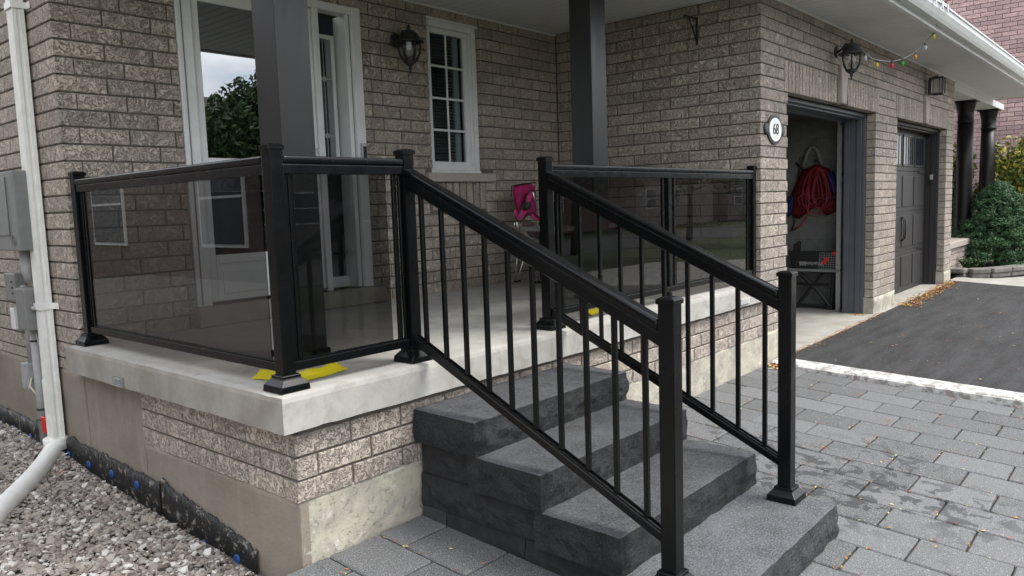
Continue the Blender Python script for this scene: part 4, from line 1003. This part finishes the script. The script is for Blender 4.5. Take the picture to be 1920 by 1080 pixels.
ribbed(-.235, 2.5).build('upper_pipe', M_pvc, ds); ribbed(-.59, -.232, .0035).build('lower_pipe', M_pvc, ds)
for z in (.195, 1.85):
    b = MB().box(X0 - .008, X0 - .0012, Y0 - .006, Y1 + .006, z - .018, z + .018).box(X0 - .0011, XS - .004, Y0 - .009, Y0 - .0045, z - .018, z + .018).box(XS - .0045, XS - .001, Y0 - .055, Y0 - .0092, z - .018, z + .018)
    b.build('strap', M_pvc, ds, bevel=.001)
el = [(.02, 2.42, -.575), (.018, 2.418, -.60), (.008, 2.405, -.622), (-.02, 2.37, -.637), (-.06, 2.32, -.652), (-.11, 2.24, -.66), (-.20, 2.10, -.668), (-.32, 1.93, -.675), (-.50, 1.68, -.685), (-.75, 1.34, -.72)]
MB().tube(el, .049, 18).build('drain_elbow', M_pvc, ds, smooth=True)
MB().ring([(.058, -.055), (.066, -.053), (.066, .01), (.062, .014), (.055, .014)], (.02, 2.42, -.585), 22).build('collar', M_pvc, ds, smooth=True)
mb_ = thing('meter_box', 'grey steel electrical meter box on the side wall', 'meter box', (0, 2.6, .5))
MB().box(-.075, XS - .001, 2.40, 2.78, .515, .96).build('cabinet', M_gray, mb_, bevel=.008, seg=2)
MB().ring([(.030, -.003), (.034, -.004), (.034, 0)], (-.0755, 2.47, .575), 20, 'x', False).build('knockout', M_gray, mb_)
MB().ring([(.018, -.003), (.020, -.004), (.020, 0)], (-.0755, 2.47, .575), 20, 'x', False).build('knockout', M_gray, mb_)
MB().box(-.082, -.0755, 2.52, 2.70, .60, .93).build('cover', M_gray, mb_, bevel=.004)
jb = thing('junction_box', 'plain grey junction box beside the downspout', 'junction box', (0, 2.55, .15))
MB().box(-.055, XS - .001, 2.475, 2.625, .055, .30).build('enclosure', M_gray, jb, bevel=.010, seg=2)
MB().tube([(-.02, 2.473, .185), (-.02, 2.435, .185)], .012, 10).build('nipple', M_pipe, jb, smooth=True)
c2 = thing('conduit', 'thick grey conduit running from the meter box into the gravel', 'conduit', (.02, 2.62, -.6))
MB().tube([(.01, 2.575, .516), (.01, 2.575, .40), (.022, 2.575, .33)], [.034, .034, .034], 14).build('adapter', M_pipe, c2, smooth=True)
MB().tube([(.022, 2.60, .054), (.022, 2.60, -.66)], .027, 14).build('pipe', M_pipe, c2, smooth=True)
for z in (-.02, -.43): MB().ring([(.0285, -.006), (.030, -.004), (.030, .004), (.0285, .006)], (.022, 2.60, z), 14, cap=False).build('cable_tie', M_rubber, c2)
c3 = thing('conduit', 'thin grey conduit above the small utility box', 'conduit', (.02, 2.7, -.2))
MB().tube([(.03, 2.73, .30), (.03, 2.73, -.165)], .020, 12).build('pipe', M_pipe, c3, smooth=True)
ub = thing('utility_box', 'small slim grey utility box low on the parged wall', 'utility box', (.03, 2.75, -.24))
MB().box(-.012, XS - .008, 2.70, 2.80, -.325, -.166).build('cover', M_pipe, ub, bevel=.006, seg=2)
for (y, z) in ((2.712, -.178), (2.712, -.313)): MB().ring([(.004, -.002), (.004, .001)], (-.0125, y, z), 8, 'x').build('screw', M_rubber, ub)
wb = thing('outlet_cover', 'grey outdoor outlet plate left of the junction box', 'outlet', (.04, 2.95, .2))
MB().box(.0, XS - .001, 2.80, 2.98, .20, .37).build('plate', M_gray, wb, bevel=.006)
for z in (.25, .285, .32): MB().ring([(.006, -.004), (.006, .002)], (-.001, 2.84, z), 10, 'x').build('slot', M_rubber, wb)
wc = thing('terminal_strip', 'small white slotted terminal block on the side wall', 'terminal block', (.04, 2.98, .1))
MB().box(.02, XS - .001, 2.93, 3.0, .02, .15).build('body', M_white, wc, bevel=.004)
wr = thing('utility_wire', 'loose pale wire looping behind the downspout', 'wire', (.02, 2.5, -.2))
MB().tube([(.0, 2.52, .053), (.012, 2.51, -.05), (.02, 2.50, -.16), (.01, 2.47, -.24), (.02, 2.46, -.32), (.03, 2.5, -.42), (.03, 2.5, -.66)], .004, 6).build('lead', M_pipe, wr, smooth=True)
MB().tube([(.015, 2.70, -.26), (-.0, 2.66, -.25), (-.02, 2.64, -.29), (.0, 2.60, -.34)], .006, 6).build('lead', mat('cream_wire', (.55, .5, .38), .6), wr, smooth=True)
tg = thing('red_tag', 'bright red plastic clip on the grey conduit', 'clip', (.0, 2.53, -.5))
MB().box(-.008, .006, 2.50, 2.55, -.56, -.46).build('tag_body', M_red, tg, bevel=.005)
MB().tube([(-.001, 2.55, -.49), (-.006, 2.60, -.49), (.022, 2.63, -.49)], .004, 6).build('tie', M_rubber, tg, smooth=True)

# ================================================================ folded camp chair on the porch
ch = thing('camp_chair', 'folded magenta camp chair standing against the porch wall', 'chair', (3.6, 1.8, 0))
def sheet_px(rows, yv, name, m_, thick=.006, sub=True, root=ch):
    """rows of pixel points laid on planes y = yv[row][col]"""
    b = MB(); nr, nc = len(rows), len(rows[0])
    for r in range(nr):
        for c_ in range(nc): b.v.append(tuple(on_y(*rows[r][c_], yv[r][c_])))
    b.f = [(r * nc + c_, r * nc + c_ + 1, (r + 1) * nc + c_ + 1, (r + 1) * nc + c_) for r in range(nr - 1) for c_ in range(nc - 1)]
    o = b.build(name, m_, root, smooth=True); s_ = o.modifiers.new('thick', 'SOLIDIFY'); s_.thickness = thick
    if sub: u_ = o.modifiers.new('smooth', 'SUBSURF'); u_.levels = 1; u_.render_levels = 2
    return o
sheet_px([[(960, 348), (972, 346), (985, 345), (1004, 343)], [(961, 362), (970, 364), (985, 362), (1006, 362)], [(963, 380), (971, 384), (982, 380), (1005, 384)], [(968, 392), (976, 394), (986, 392), (1006, 396)], [(964, 406), (976, 408), (988, 404), (1010, 408)]],
         [[1.86, 1.83, 1.82, 1.86], [1.84, 1.78, 1.80, 1.84], [1.83, 1.75, 1.79, 1.83], [1.83, 1.75, 1.78, 1.83], [1.84, 1.78, 1.79, 1.84]], 'back_panel', M_pinkfab)
sheet_px([[(993, 356), (1000, 356)], [(986, 372), (998, 370)], [(983, 384), (993, 388)], [(975, 398), (988, 402)], [(967, 411), (976, 417)]], [[1.76, 1.76], [1.74, 1.745], [1.73, 1.735], [1.72, 1.725], [1.73, 1.735]], 'arm_strap', M_pinkfab2, .008)
sheet_px([[(962, 392), (970, 394)], [(965, 404), (973, 402)], [(966, 412), (972, 410)]], [[1.76, 1.75], [1.75, 1.74], [1.75, 1.74]], 'seat_fold', M_pinkfab2)
sheet_px([[(994, 403), (1004, 396)], [(1000, 412), (1012, 404)], [(1010, 416), (1014, 412)]], [[1.74, 1.75], [1.73, 1.74], [1.74, 1.75]], 'seat_fold', M_pinkfab2)
sheet_px([[(974, 414), (988, 412), (1003, 416)], [(982, 432), (993, 430), (1010, 436)], [(994, 446), (1002, 447), (1014, 452)]], [[1.78, 1.76, 1.78], [1.78, 1.77, 1.79], [1.79, 1.78, 1.8]], 'seat_mesh', M_mesh)
for pp, r_ in (([(999, 360), (1003, 380), (1006, 404)], .008), ([(1004, 418), (994, 446), (978, 500), (969, 526)], .009), ([(968, 416), (974, 436), (990, 480), (1003, 500)], .009), ([(1010, 420), (1016, 450), (1014, 500), (1009, 528)], .009), ([(970, 470), (968, 526)], .008), ([(964, 418), (966, 430), (967, 470)], .008)):
    MB().tube([on_y(u, v, 1.80 + .02 * i) for i, (u, v) in enumerate(pp)], r_, 8).build('tube_leg', M_steel, ch, smooth=True)
for (u, v) in ((970, 527), (1010, 529)):
    q = on_z(u, v, .008); MB().box(q[0] - .03, q[0] + .03, q[1] - .02, q[1] + .02, .001, .016).build('foot', M_rubber, ch, bevel=.004)
q = on_y(987, 386, 1.715); MB().ring([(.034, -.03), (.036, -.028), (.036, .03), (.030, .032)], q, 14).build('cup_holder', M_rubber, ch, smooth=True)
MB().tube([on_y(u, v, 1.815) for u, v in ((959, 368), (960, 349), (975, 346), (1004, 342))], .006, 6).build('piping', M_rubber, ch)
MB().tube([on_y(u, v, 1.73) for u, v in ((984, 384), (988, 366), (995, 356), (1001, 357), (1004, 368))], .006, 6).build('piping', M_rubber, ch)
MB().tube([on_y(u, v, 1.715) for u, v in ((966, 410), (976, 395), (985, 380))], .006, 6).build('piping', M_rubber, ch)
MB().tube([on_y(u, v, 1.73) for u, v in ((976, 418), (984, 408), (990, 400), (1000, 398), (1010, 408))], .006, 6).build('piping', M_rubber, ch)

# ================================================================ barbecue behind the right glass
bq = thing('barbecue', 'dark blue barbecue cart behind the right glass railing', 'barbecue', (3.6, 1.25, 0))
MB().box(3.33, 3.83, 1.02, 1.45, .06, .47).build('cabinet', mat('navy_enamel', (.008, .013, .032), .4), bq, bevel=.008)
MB().box(3.12, 4.12, .99, 1.47, .4715, .505).build('shelf', M_gray, bq, bevel=.006)
b = MB(); n = 14
for xx in (3.34, 3.86): b.v += [(xx, 1.23 - .22 * math.cos(math.pi * i / n), .507 + .20 * math.sin(math.pi * i / n)) for i in range(n + 1)]
b.f = [(i, i + 1, n + 2 + i, n + 1 + i) for i in range(n)] + [tuple(range(n + 1)), tuple(range(n + 1, 2 * n + 2))[::-1], (0, n, 2 * n + 1, n + 1)]
b.build('lid', M_iron, bq, smooth=False)
MB().tube([(3.40, 1.02, .60), (3.40, .975, .61), (3.80, .975, .61), (3.80, 1.02, .60)], .012).build('handle', M_steel, bq, smooth=True)
for xx in (3.38, 3.78):
    MB().ring([(.055, -.018), (.06, -.012), (.06, .012), (.055, .018)], (xx, 1.08, .0615), 16, 'x').build('wheel', M_rubber, bq)

# ================================================================ garage contents
XC = XW - .012
def gx_(u, v, x=XC): return on_x(u, v, x)
lj = thing('life_jackets', 'red and blue life jackets hanging on the garage block wall', 'life jackets', tuple(gx_(1530, 360)))
def pad(px, x0, th, m_, nm, root):
    b = MB(); P0 = [gx_(u, v, x0) for u, v in px]; n = len(P0); c = sum(P0) / n
    lv = [(1, 0), (1.0, -.4), (.86, -.85), (.55, -1.0)]
    for s_, d_ in lv: b.v += [tuple(c + (p_ - c) * s_ + np.array([th * d_, 0, 0])) for p_ in P0]
    for k in range(len(lv) - 1): b.f += [(k * n + i, k * n + (i + 1) % n, (k + 1) * n + (i + 1) % n, (k + 1) * n + i) for i in range(n)]
    b.f += [tuple(range(n))[::-1], tuple(range((len(lv) - 1) * n, len(lv) * n))]; return b.build(nm, m_, root, smooth=True)
pad([(1505, 320), (1530, 308), (1556, 316), (1568, 345), (1574, 395), (1552, 404), (1542, 385), (1522, 392), (1500, 410), (1480, 400), (1488, 360)], XC, .10, M_lifered, 'vest', lj)
pad([(1551, 322), (1564, 322), (1572, 345), (1572, 362), (1558, 360)], XC - .06, .06, M_lifeblue, 'shoulder_pad', lj)
pad([(1480, 368), (1492, 366), (1490, 398), (1478, 406)], XC - .03, .06, M_lifeblue, 'shoulder_pad', lj)
MB().tube([gx_(u, v, XC - .12) for u, v in ((1538, 374), (1556, 371), (1574, 369))], .014, 6).build('belt', M_lifeblue, lj, smooth=True)
MB().tube([gx_(u, v, XC - .05) for u, v in ((1506, 312), (1513, 288), (1520, 277), (1527, 276), (1533, 284), (1541, 308))], .018, 8).build('strap', M_gray, lj, smooth=True)
cr = thing('extension_cord', 'coiled red extension cord hung over the life jackets', 'cord', tuple(gx_(1530, 340)))
for k in range(9):
    w_, h_ = random.uniform(10, 26), random.uniform(30, 48); cu, cv = 1531 + random.uniform(-9, 9), 316 + random.uniform(-3, 5); P_s = []
    for i in range(25):
        a = i / 24 * 2 * math.pi; P_s.append(gx_(cu + w_ * math.sin(a) * (1 - .35 * math.cos(a)), cv + h_ * (1 - math.cos(a)) * .95 + random.uniform(-.6, .6), XC - .125 - .006 * k))
    MB().tube(P_s, .0045, 6).build('loop', M_cordred, cr, smooth=True)
MB().tube([gx_(u, v, XC - .13) for u, v in ((1500, 385), (1496, 372), (1508, 362), (1528, 372), (1534, 392), (1512, 386), (1500, 388))], .0055, 6).build('loop', M_cordred, cr, smooth=True)
MB().tube([gx_(u, v, XC - .13) for u, v in ((1516, 350), (1517, 380), (1512, 408), (1500, 424), (1486, 432))], .011, 6).build('tail', M_cordred, cr, smooth=True)
hk = thing('hanging_pole', 'thin dark pole hanging on the garage block wall', 'pole', tuple(gx_(1495, 350)))
MB().tube([gx_(u, v, XC - .02) for u, v in ((1499, 318), (1497, 330), (1489, 420), (1484, 433))], .009, 6).build('shaft', M_rubber, hk, smooth=True)
MB().tube([gx_(u, v, XC - .02) for u, v in ((1493, 305), (1500, 314), (1515, 320))], .012, 6).build('hook', M_rubber, hk, smooth=True)
pgb = thing('wall_peg', 'small black peg on the garage block wall', 'peg', tuple(gx_(1530, 302)))
MB().ring([(.004, -.03), (.018, -.028), (.018, -.008), (.008, .0)], tuple(gx_(1530, 302, XW - .002)), 10, 'x').build('knob', M_rubber, pgb, smooth=True)
wk = thing('folding_workbench', 'black folding workbench with grid top standing in the garage', 'workbench', (7.7, .75, ZF))
XT = 7.62
def wb_box(px, x0, x1, nm, m_, root=wk, bev=.004):
    P0 = [on_x(u, v, x0) for u, v in px]; P1 = [p_ + np.array([x1 - x0, 0, 0]) for p_ in P0]
    b = MB(); n = len(P0); b.v = [tuple(p_) for p_ in P0 + P1]; b.f = [(i, (i + 1) % n, n + (i + 1) % n, n + i) for i in range(n)] + [tuple(range(n))[::-1], tuple(range(n, 2 * n))]; return b.build(nm, m_, root, bevel=bev)
tp = wb_box([(1479, 471), (1575, 471), (1574, 506), (1484, 503)], XT, XT + .05, 'work_top', M_rubber)
wb_box([(1484, 487), (1535, 488), (1534, 503), (1488, 502)], XT - .012, XT - .001, 'vise_jaw', M_rubber, tp)
wb_box([(1478, 503), (1573, 506), (1572, 511), (1478, 508)], XT - .03, XT + .05, 'front_rail', M_gray)
grid = MB(); u0, v0, u1, v1 = 1537, 474, 1572, 504
for i in range(9):
    u = u0 + (u1 - u0) * i / 8; grid.tube([on_x(u, v0, XT - .004), on_x(u - 1.5, v1, XT - .004)], .0032, 4)
for j in range(8):
    v = v0 + (v1 - v0) * j / 7; grid.tube([on_x(u0, v, XT - .004), on_x(u1, v + .8, XT - .004)], .0032, 4)
grid.build('grid_lines', M_gray, tp)
for (u, v) in ((1564, 475), (1549, 486), (1545, 492)): q = on_x(u, v, XT - .02); MB().box(q[0], q[0] + .018, q[1] - .022, q[1] + .022, q[2] - .018, q[2] + .018).build('clamp_peg', M_red, tp, bevel=.003)
for pp in ([(1494, 574), (1518, 543), (1545, 512)], [(1556, 574), (1530, 540), (1500, 512)], [(1488, 571), (1557, 575)], [(1558, 576), (1562, 540), (1564, 512)], [(1490, 531), (1552, 534)], [(1488, 572), (1488, 510)]):
    MB().tube([on_x(u, v, XT + .02 + .012 * i) for i, (u, v) in enumerate(pp)], .022, 6).build('leg', M_rubber, wk)
for (u, v) in ((1490, 573), (1556, 577)):
    q = on_x(u, v, XT + .02); MB().box(q[0] - .04, q[0] + .05, q[1] - .04, q[1] + .03, ZF + .001, ZF + .04).build('foot', M_rubber, wk, bevel=.004)
for (u, v, hh) in ((1490, 457, 14), (1494, 455, 16), (1498, 452, 19), (1570, 452, 20)):
    q0, q1 = on_x(u, v + hh, XT + .03), on_x(u + 1, v, XT + .03); MB().tube([q0, q1], .02, 6).build('folded_leg', M_rubber, wk)
me = text_mesh('Workmate', .062); me.materials.clear(); me.materials.append(M_galv); o = link('lettering', me, M_galv, tp)
q = on_x(1521, 494, XT - .0135); o.location = Vector(q) - wloc(tp); o.rotation_euler = (math.pi / 2, math.pi, -math.pi / 2)
me = text_mesh('225', .060); me.materials.clear(); me.materials.append(M_galv); o = link('lettering', me, M_galv, tp)
q = on_x(1505, 494, XT - .0135); o.location = Vector(q) - wloc(tp); o.rotation_euler = (math.pi / 2, math.pi, -math.pi / 2)
trk = thing('door_track', 'galvanised vertical garage door track inside the open bay', 'track', (7.62, .5, ZF))
MB().box(7.60, 7.604, .45, .50, ZF + .002, 1.45).box(7.604, 7.65, .498, .502, ZF + .002, 1.45).build('rail', M_galv, trk)
MB().tube([(7.61, .475, 1.45), (7.61, .50, 1.52), (7.61, .60, 1.56), (7.61, 1.6, 1.57)], .02, 6).build('curve', M_galv, trk, smooth=True)
for z in (-.2, .9): MB().box(7.655, 7.855, .485, .50, z, z + .04).build('bracket', M_galv, trk)

# ================================================================ right side: adjoining porch, planting, neighbour
M_colblk = mat('satin_black_paint', (.006, .0055, .0055), .42, spec=.25)
for (u, lab) in ((1810, 'round black porch column just beyond the garage corner'), (1853, 'round black porch column standing behind the spruce shrub')):
    q = on_y(u, 250, .30); x = float(q[0]); c = thing('round_column', lab, 'column', (x, .30, -.1), 'round porch columns')
    zt = ZC - .102
    MB().ring([(.135, -.09), (.135, -.05), (.130, -.04), (.128, .02), (.128, 1.0), (.118, zt - .36)], (x, .30, 0), 24).build('shaft', M_colblk, c, smooth=True)
    MB().ring([(.119, zt - .359), (.132, zt - .35), (.132, zt - .33), (.118, zt - .32), (.125, zt - .16), (.15, zt - .05), (.155, zt - .03), (.155, zt - .022)], (x, .30, 0), 24).build('capital', M_colblk, c, smooth=True)
    MB().box(x - .17, x + .17, .13, .47, zt - .0215, zt - .001).build('abacus', M_colblk, c, bevel=.003)
lw = thing('porch_wall', 'low brick wall with stone cap under the round columns', 'wall', (13, .4, -.6))
MB().box(XE + .004, 16.2, .16, .46, -.66, -.20).build('wall_core', M_mortar, lw)
rest = MB()
for k in range(5):
    x = XE + .006 - (.1 if k % 2 else 0)
    while x < 16.0:
        xa = max(x, XE + .006); me = brick_mesh(round(x + L_ - J_ - xa, 3), P_ - J_); rest.add([v.co + Vector((xa, .152, -.655 + k * P_)) for v in me.vertices], [tuple(p_.vertices) for p_ in me.polygons]); x += L_
stuff(rest.build('brickwork', M_brick, lw))
MB().box(XE + .006, 16.25, .11, .50, -.195, -.095).build('stone_cap', M_stone_sill, lw, bevel=.01)
# garden edging: curved row of cut stones
M_edge = rough_mat('edging_stone_grey', (.20, .185, .17), (.13, .12, .11), 12, .9, 60, .004)
for i in range(9):
    u = 1786 + i * 24; v = 519 - 1.2 * max(0, i - 4)
    if u > 2010: break
EP = [on_z(u, v, -.645) for u, v in ((1780, 520), (1815, 522), (1850, 521), (1885, 518), (1920, 514), (1945, 510))]
GE = 'garden edging stones'
for lv in (0, 1):
    for i in range(len(EP) - 1):
        a, c = Vector(EP[i]), Vector(EP[i + 1]); a.z = c.z = gz(12, 0) + .001 + lv * .072
        d = (c - a).normalized() * .006
        if lv: mid = (a + c) / 2; a2, c2_ = mid, (c + (Vector(EP[i + 2]) if i + 2 < len(EP) else c)) / 2; a2.z = c2_.z = a.z
        o = MB().bar(a + d, c - d, .20 if not lv else .24, .07).build('edging_stone', M_edge, bevel=.012, loc=tuple(a))
        tag(o, 'grey cut stone in the %s course of the curved garden edging' % ('upper' if lv else 'lower'), 'stone', GE + (' upper' if lv else ' lower'))
soil = MB(); ctr = Vector((13.6, .05, -.60))
PTS = [Vector(p_) for p_ in EP] + [Vector((16.5, .1, -.6)), Vector((11.4, .13, -.6))]
soil.v = [(p_.x, p_.y, -.575) for p_ in PTS] + [(p_.x, p_.y, -.66) for p_ in PTS]; n = len(PTS)
soil.f = [tuple(range(n)), tuple(range(n, 2 * n))[::-1]] + [(i, (i + 1) % n, n + (i + 1) % n, n + i) for i in range(n)]
setting(soil.build('garden_bed', M_soil))

def leaves(b, c, s, nrm, asp=.5):
    t = nrm.orthogonal().normalized(); t.rotate(Matrix.Rotation(random.uniform(0, 6.28), 3, nrm)); w = nrm.cross(t) * s * asp; t = t * s
    b.add([c - t, c + w + nrm * s * .12, c + t, c - w + nrm * s * .12], [(0, 1, 2), (0, 2, 3)])
def rnd_dir():
    while True:
        v = Vector((random.uniform(-1, 1), random.uniform(-1, 1), random.uniform(-1, 1)))
        if .05 < v.length < 1: return v.normalized()
sp = thing('spruce_shrub', 'dense dark green dwarf spruce shrub by the round columns', 'shrub', (13.45, -.20, -.58))
MB().tube([(13.45, -.2, -.60), (13.45, -.2, -.2), (13.45, -.2, .4)], [.05, .04, .02]).build('trunk', M_bark, sp)
b = MB()
for _ in range(480):                       # lumpy tufts on a broad cone
    f = random.random() ** .9; zc = -.52 + f * 1.30; R = (.80 * (1 - f) ** .72 + .04) * random.uniform(.82, 1.0); a = random.uniform(0, 6.28)
    c = Vector((13.45 + R * math.cos(a), -.20 + R * math.sin(a), zc)); r0 = random.uniform(.09, .17) * (1 - .4 * f)
    for _k in range(70):
        d = rnd_dir(); d.z = d.z * .8 + .15; d.normalize(); pnt = c + Vector((d.x, d.y, d.z * .5)) * r0 * random.uniform(.72, 1.05)
        nn = (d + rnd_dir() * .6).normalized(); leaves(b, pnt, random.uniform(.014, .030), nn, .32)
for _ in range(3500):
    f = random.random(); zc = -.52 + f * 1.25; R = .74 * (1 - f) ** .8 * random.uniform(.5, 1); a = random.uniform(0, 6.28)
    leaves(b, Vector((13.45 + R * math.cos(a), -.20 + R * math.sin(a), zc)), .05, rnd_dir(), .6)
stuff(b.build('foliage', M_spruce, sp))
def shrub(name, lab, c, h_, r_, n, m_, s, stems=9, zlo=.25):
    o = thing(name, lab, 'shrub', c); b = MB(); bs = MB(); tips = []
    for k in range(stems):
        a = random.uniform(0, 6.28); rr_ = random.uniform(.3, 1) * r_; e = Vector((c[0] + rr_ * math.cos(a), c[1] + rr_ * math.sin(a), c[2] + h_ * random.uniform(.65, 1)))
        mid = Vector((c[0] + .35 * rr_ * math.cos(a), c[1] + .35 * rr_ * math.sin(a), c[2] + h_ * .45)); pth = [Vector(c) + Vector((.05 * math.cos(a), .05 * math.sin(a), -.02)), mid, e]
        bs.tube(pth, [.014, .009, .003], 5); tips.append(pth)
    bs.build('stems', M_bark, o)
    for _ in range(n):
        p0, p1, p2 = random.choice(tips); t_ = random.uniform(zlo, 1); q = p0.lerp(p1, min(t_ * 2, 1)) if t_ < .5 else p1.lerp(p2, t_ * 2 - 1)
        q = q + rnd_dir() * random.uniform(.02, .20) * r_; nn = (rnd_dir() + Vector((-.4, -.3, .5))).normalized(); leaves(b, q, s * random.uniform(.6, 1.2), nn, .5)
    stuff(b.build('leaves', m_, o)); return o
shrub('autumn_shrub', 'tall loose yellow green shrub against the pink brick wall', (16.1, -.15, -.6), 2.45, .75, 4200, M_leafy, .06, 22)
shrub('autumn_shrub', 'green leafy shrub between the two round columns', (15.6, .75, -.6), 2.3, .6, 3200, M_leafy, .05, 18)
shrub('green_shrub', 'dark green shrub behind the spruce at the pink wall foot', (15.9, -.5, -.6), 1.3, .7, 2600, M_green, .05, 16, .1)
shrub('green_shrub', 'slender green shrub right beside the garage corner', (14.6, .75, -.6), 2.2, .36, 1800, M_green, .05, 12)
shrub('garden_plant', 'low leafy green plant growing beside the low brick wall', (12.25, -.02, -.585), .22, .22, 420, M_green, .03, 14, .3)
nb = thing('neighbouring_house', 'tall pink brick neighbouring house beyond the round columns', 'house', (17.6, 1.5, -.6))
wl_ = MB().box(17.608, 21, -1.0, 11, -.7, 7.2).build('wall', M_mortar, nb)
rest = MB(); k = 0
while -.65 + k * P_ < 7.0:
    y = -1.0 - (.13 if k % 2 else 0)
    while y < 7.5:
        e = y + L_ - J_; me = brick_mesh(L_ - J_, P_ - J_); Rm = Matrix.Rotation(-math.pi / 2, 3, 'Z'); z = -.65 + k * P_
        u, v, dep = proj((17.6, y, z))
        if 1640 < u < 1990 and -40 < v < 620: rest.add([Rm @ vv.co + Vector((17.6, e, z)) for vv in me.vertices], [tuple(p_.vertices) for p_ in me.polygons])
        y += L_
    k += 1
stuff(rest.build('brickwork', M_pink, nb))
MB().hexa([(17.3, -1.3, 7.2), (21.3, -1.3, 7.2), (21.3, 11.3, 7.2), (17.3, 11.3, 7.2), (19.2, 1, 9.5), (19.4, 1, 9.5), (19.4, 9, 9.5), (19.2, 9, 9.5)]).build('roof', M_shingle, nb)

# ================================================================ what the glass reflects: the street side
def simple_house(name, lab, x0, x1, y0, y1, z0, zt, m_, wins, axis='y', at=0, roof_h=2.4):
    o = thing(name, lab, 'house', ((x0 + x1) / 2, (y0 + y1) / 2, z0))
    MB().box(x0, x1, y0, y1, z0, zt).build('wall', m_, o)
    xm, ym = (x0 + x1) / 2, (y0 + y1) / 2
    if x1 - x0 > y1 - y0: r = MB().hexa([(x0 - .4, y0 - .4, zt), (x1 + .4, y0 - .4, zt), (x1 + .4, y1 + .4, zt), (x0 - .4, y1 + .4, zt), (x0 + 1.5, ym - .05, zt + roof_h), (x1 - 1.5, ym - .05, zt + roof_h), (x1 - 1.5, ym + .05, zt + roof_h), (x0 + 1.5, ym + .05, zt + roof_h)])
    else: r = MB().hexa([(x0 - .4, y0 - .4, zt), (x1 + .4, y0 - .4, zt), (x1 + .4, y1 + .4, zt), (x0 - .4, y1 + .4, zt), (xm - .05, y0 + 1.5, zt + roof_h), (xm + .05, y0 + 1.5, zt + roof_h), (xm + .05, y1 - 1.5, zt + roof_h), (xm - .05, y1 - 1.5, zt + roof_h)])
    r.build('roof', M_shingle, o)
    for (a, c, za, zb) in wins:
        if axis == 'y':
            f = MB().box(a - .07, c + .07, at - .002, at + .05, za - .07, zb + .07).build('window', M_white, o); MB().box(a, c, at + .0505, at + .06, za, zb).build('pane', M_navy, f); MB().box(a, c, at + .061, at + .07, (za + zb) / 2 - .025, (za + zb) / 2 + .025).build('sash_bar', M_white, f)
        else:
            f = MB().box(at - .002, at + .05, a - .07, c + .07, za - .07, zb + .07).build('window', M_white, o); MB().box(at + .0505, at + .06, a, c, za, zb).build('pane', M_navy, f); MB().box(at + .061, at + .07, a, c, (za + zb) / 2 - .025, (za + zb) / 2 + .025).build('sash_bar', M_white, f)
    return o
simple_house('neighbouring_house', 'brick house across the side yard with white windows mirrored in the glass', -13, -6.2, -.5, 34, -.9, 5.0, rough_mat('far_brick', (.13, .10, .085), (.09, .07, .06), 9), [(11.5, 13.2, .1, 2.0), (17.2, 19.0, .1, 2.0), (5.0, 6.6, .1, 2.0)], 'x', -6.2)
FB = [rough_mat('street_brick_%d' % i, c, tuple(x * .78 for x in c), 9) for i, c in enumerate(((.20, .13, .105), (.24, .21, .185), (.17, .15, .14)))]
for i, (nm, x0) in enumerate((('first', -14), ('second', 2), ('third', 18), ('fourth', 34), ('fifth', 50), ('sixth', 66), ('seventh', 82))):
    simple_house('street_house', '%s brick house in the row across the street, mirrored in the glass' % nm, x0, x0 + 13, -37, -29, -1.3, 4.6, FB[i % 3], [(x0 + 1.5, x0 + 3, .2, 1.6), (x0 + 5, x0 + 6.6, .2, 1.6), (x0 + 9, x0 + 10.5, 2.3, 3.6)], 'y', -29)
def tree(lab, c, h_, r_, n, s=.16):
    o = thing('street_tree', lab, 'tree', c); x, y, z = c
    MB().tube([(x, y, z), (x + .1, y, z + h_ * .35), (x, y + .1, z + h_ * .8)], [.16, .12, .04], 10).build('trunk', M_bark, o, smooth=True)
    b = MB(); bl = MB()
    for k in range(26):
        a = random.uniform(0, 6.28); f = random.uniform(.3, 1); rr_ = r_ * random.uniform(.35, 1) * math.sin(math.pi * (.15 + .8 * f)); e = Vector((x + rr_ * math.cos(a), y + rr_ * math.sin(a), z + h_ * (.25 + .72 * f)))
        bl.tube([(x, y, z + h_ * (.25 + .4 * f)), tuple(e)], [.04, .012], 5)
        for _k in range(n // 26): q = e + rnd_dir() * random.random() ** .5 * r_ * .34; leaves(b, q, s * random.uniform(.6, 1.2), rnd_dir(), .4)
    bl.build('limbs', M_bark, o); stuff(b.build('crown', M_green, o))
tree('leafy street tree mirrored in the storm door glass', (11.7, -13.6, -1.25), 5.6, 2.7, 16000, .12)
tree('round leafy street tree mirrored in the right railing glass', (22, -14.5, -1.25), 5.6, 2.6, 6000, .14)
tree('broad leafy street tree further along, mirrored in the railing glass', (32, -15, -1.25), 6.2, 3.0, 5000, .17)
bpy.context.view_layer.update()
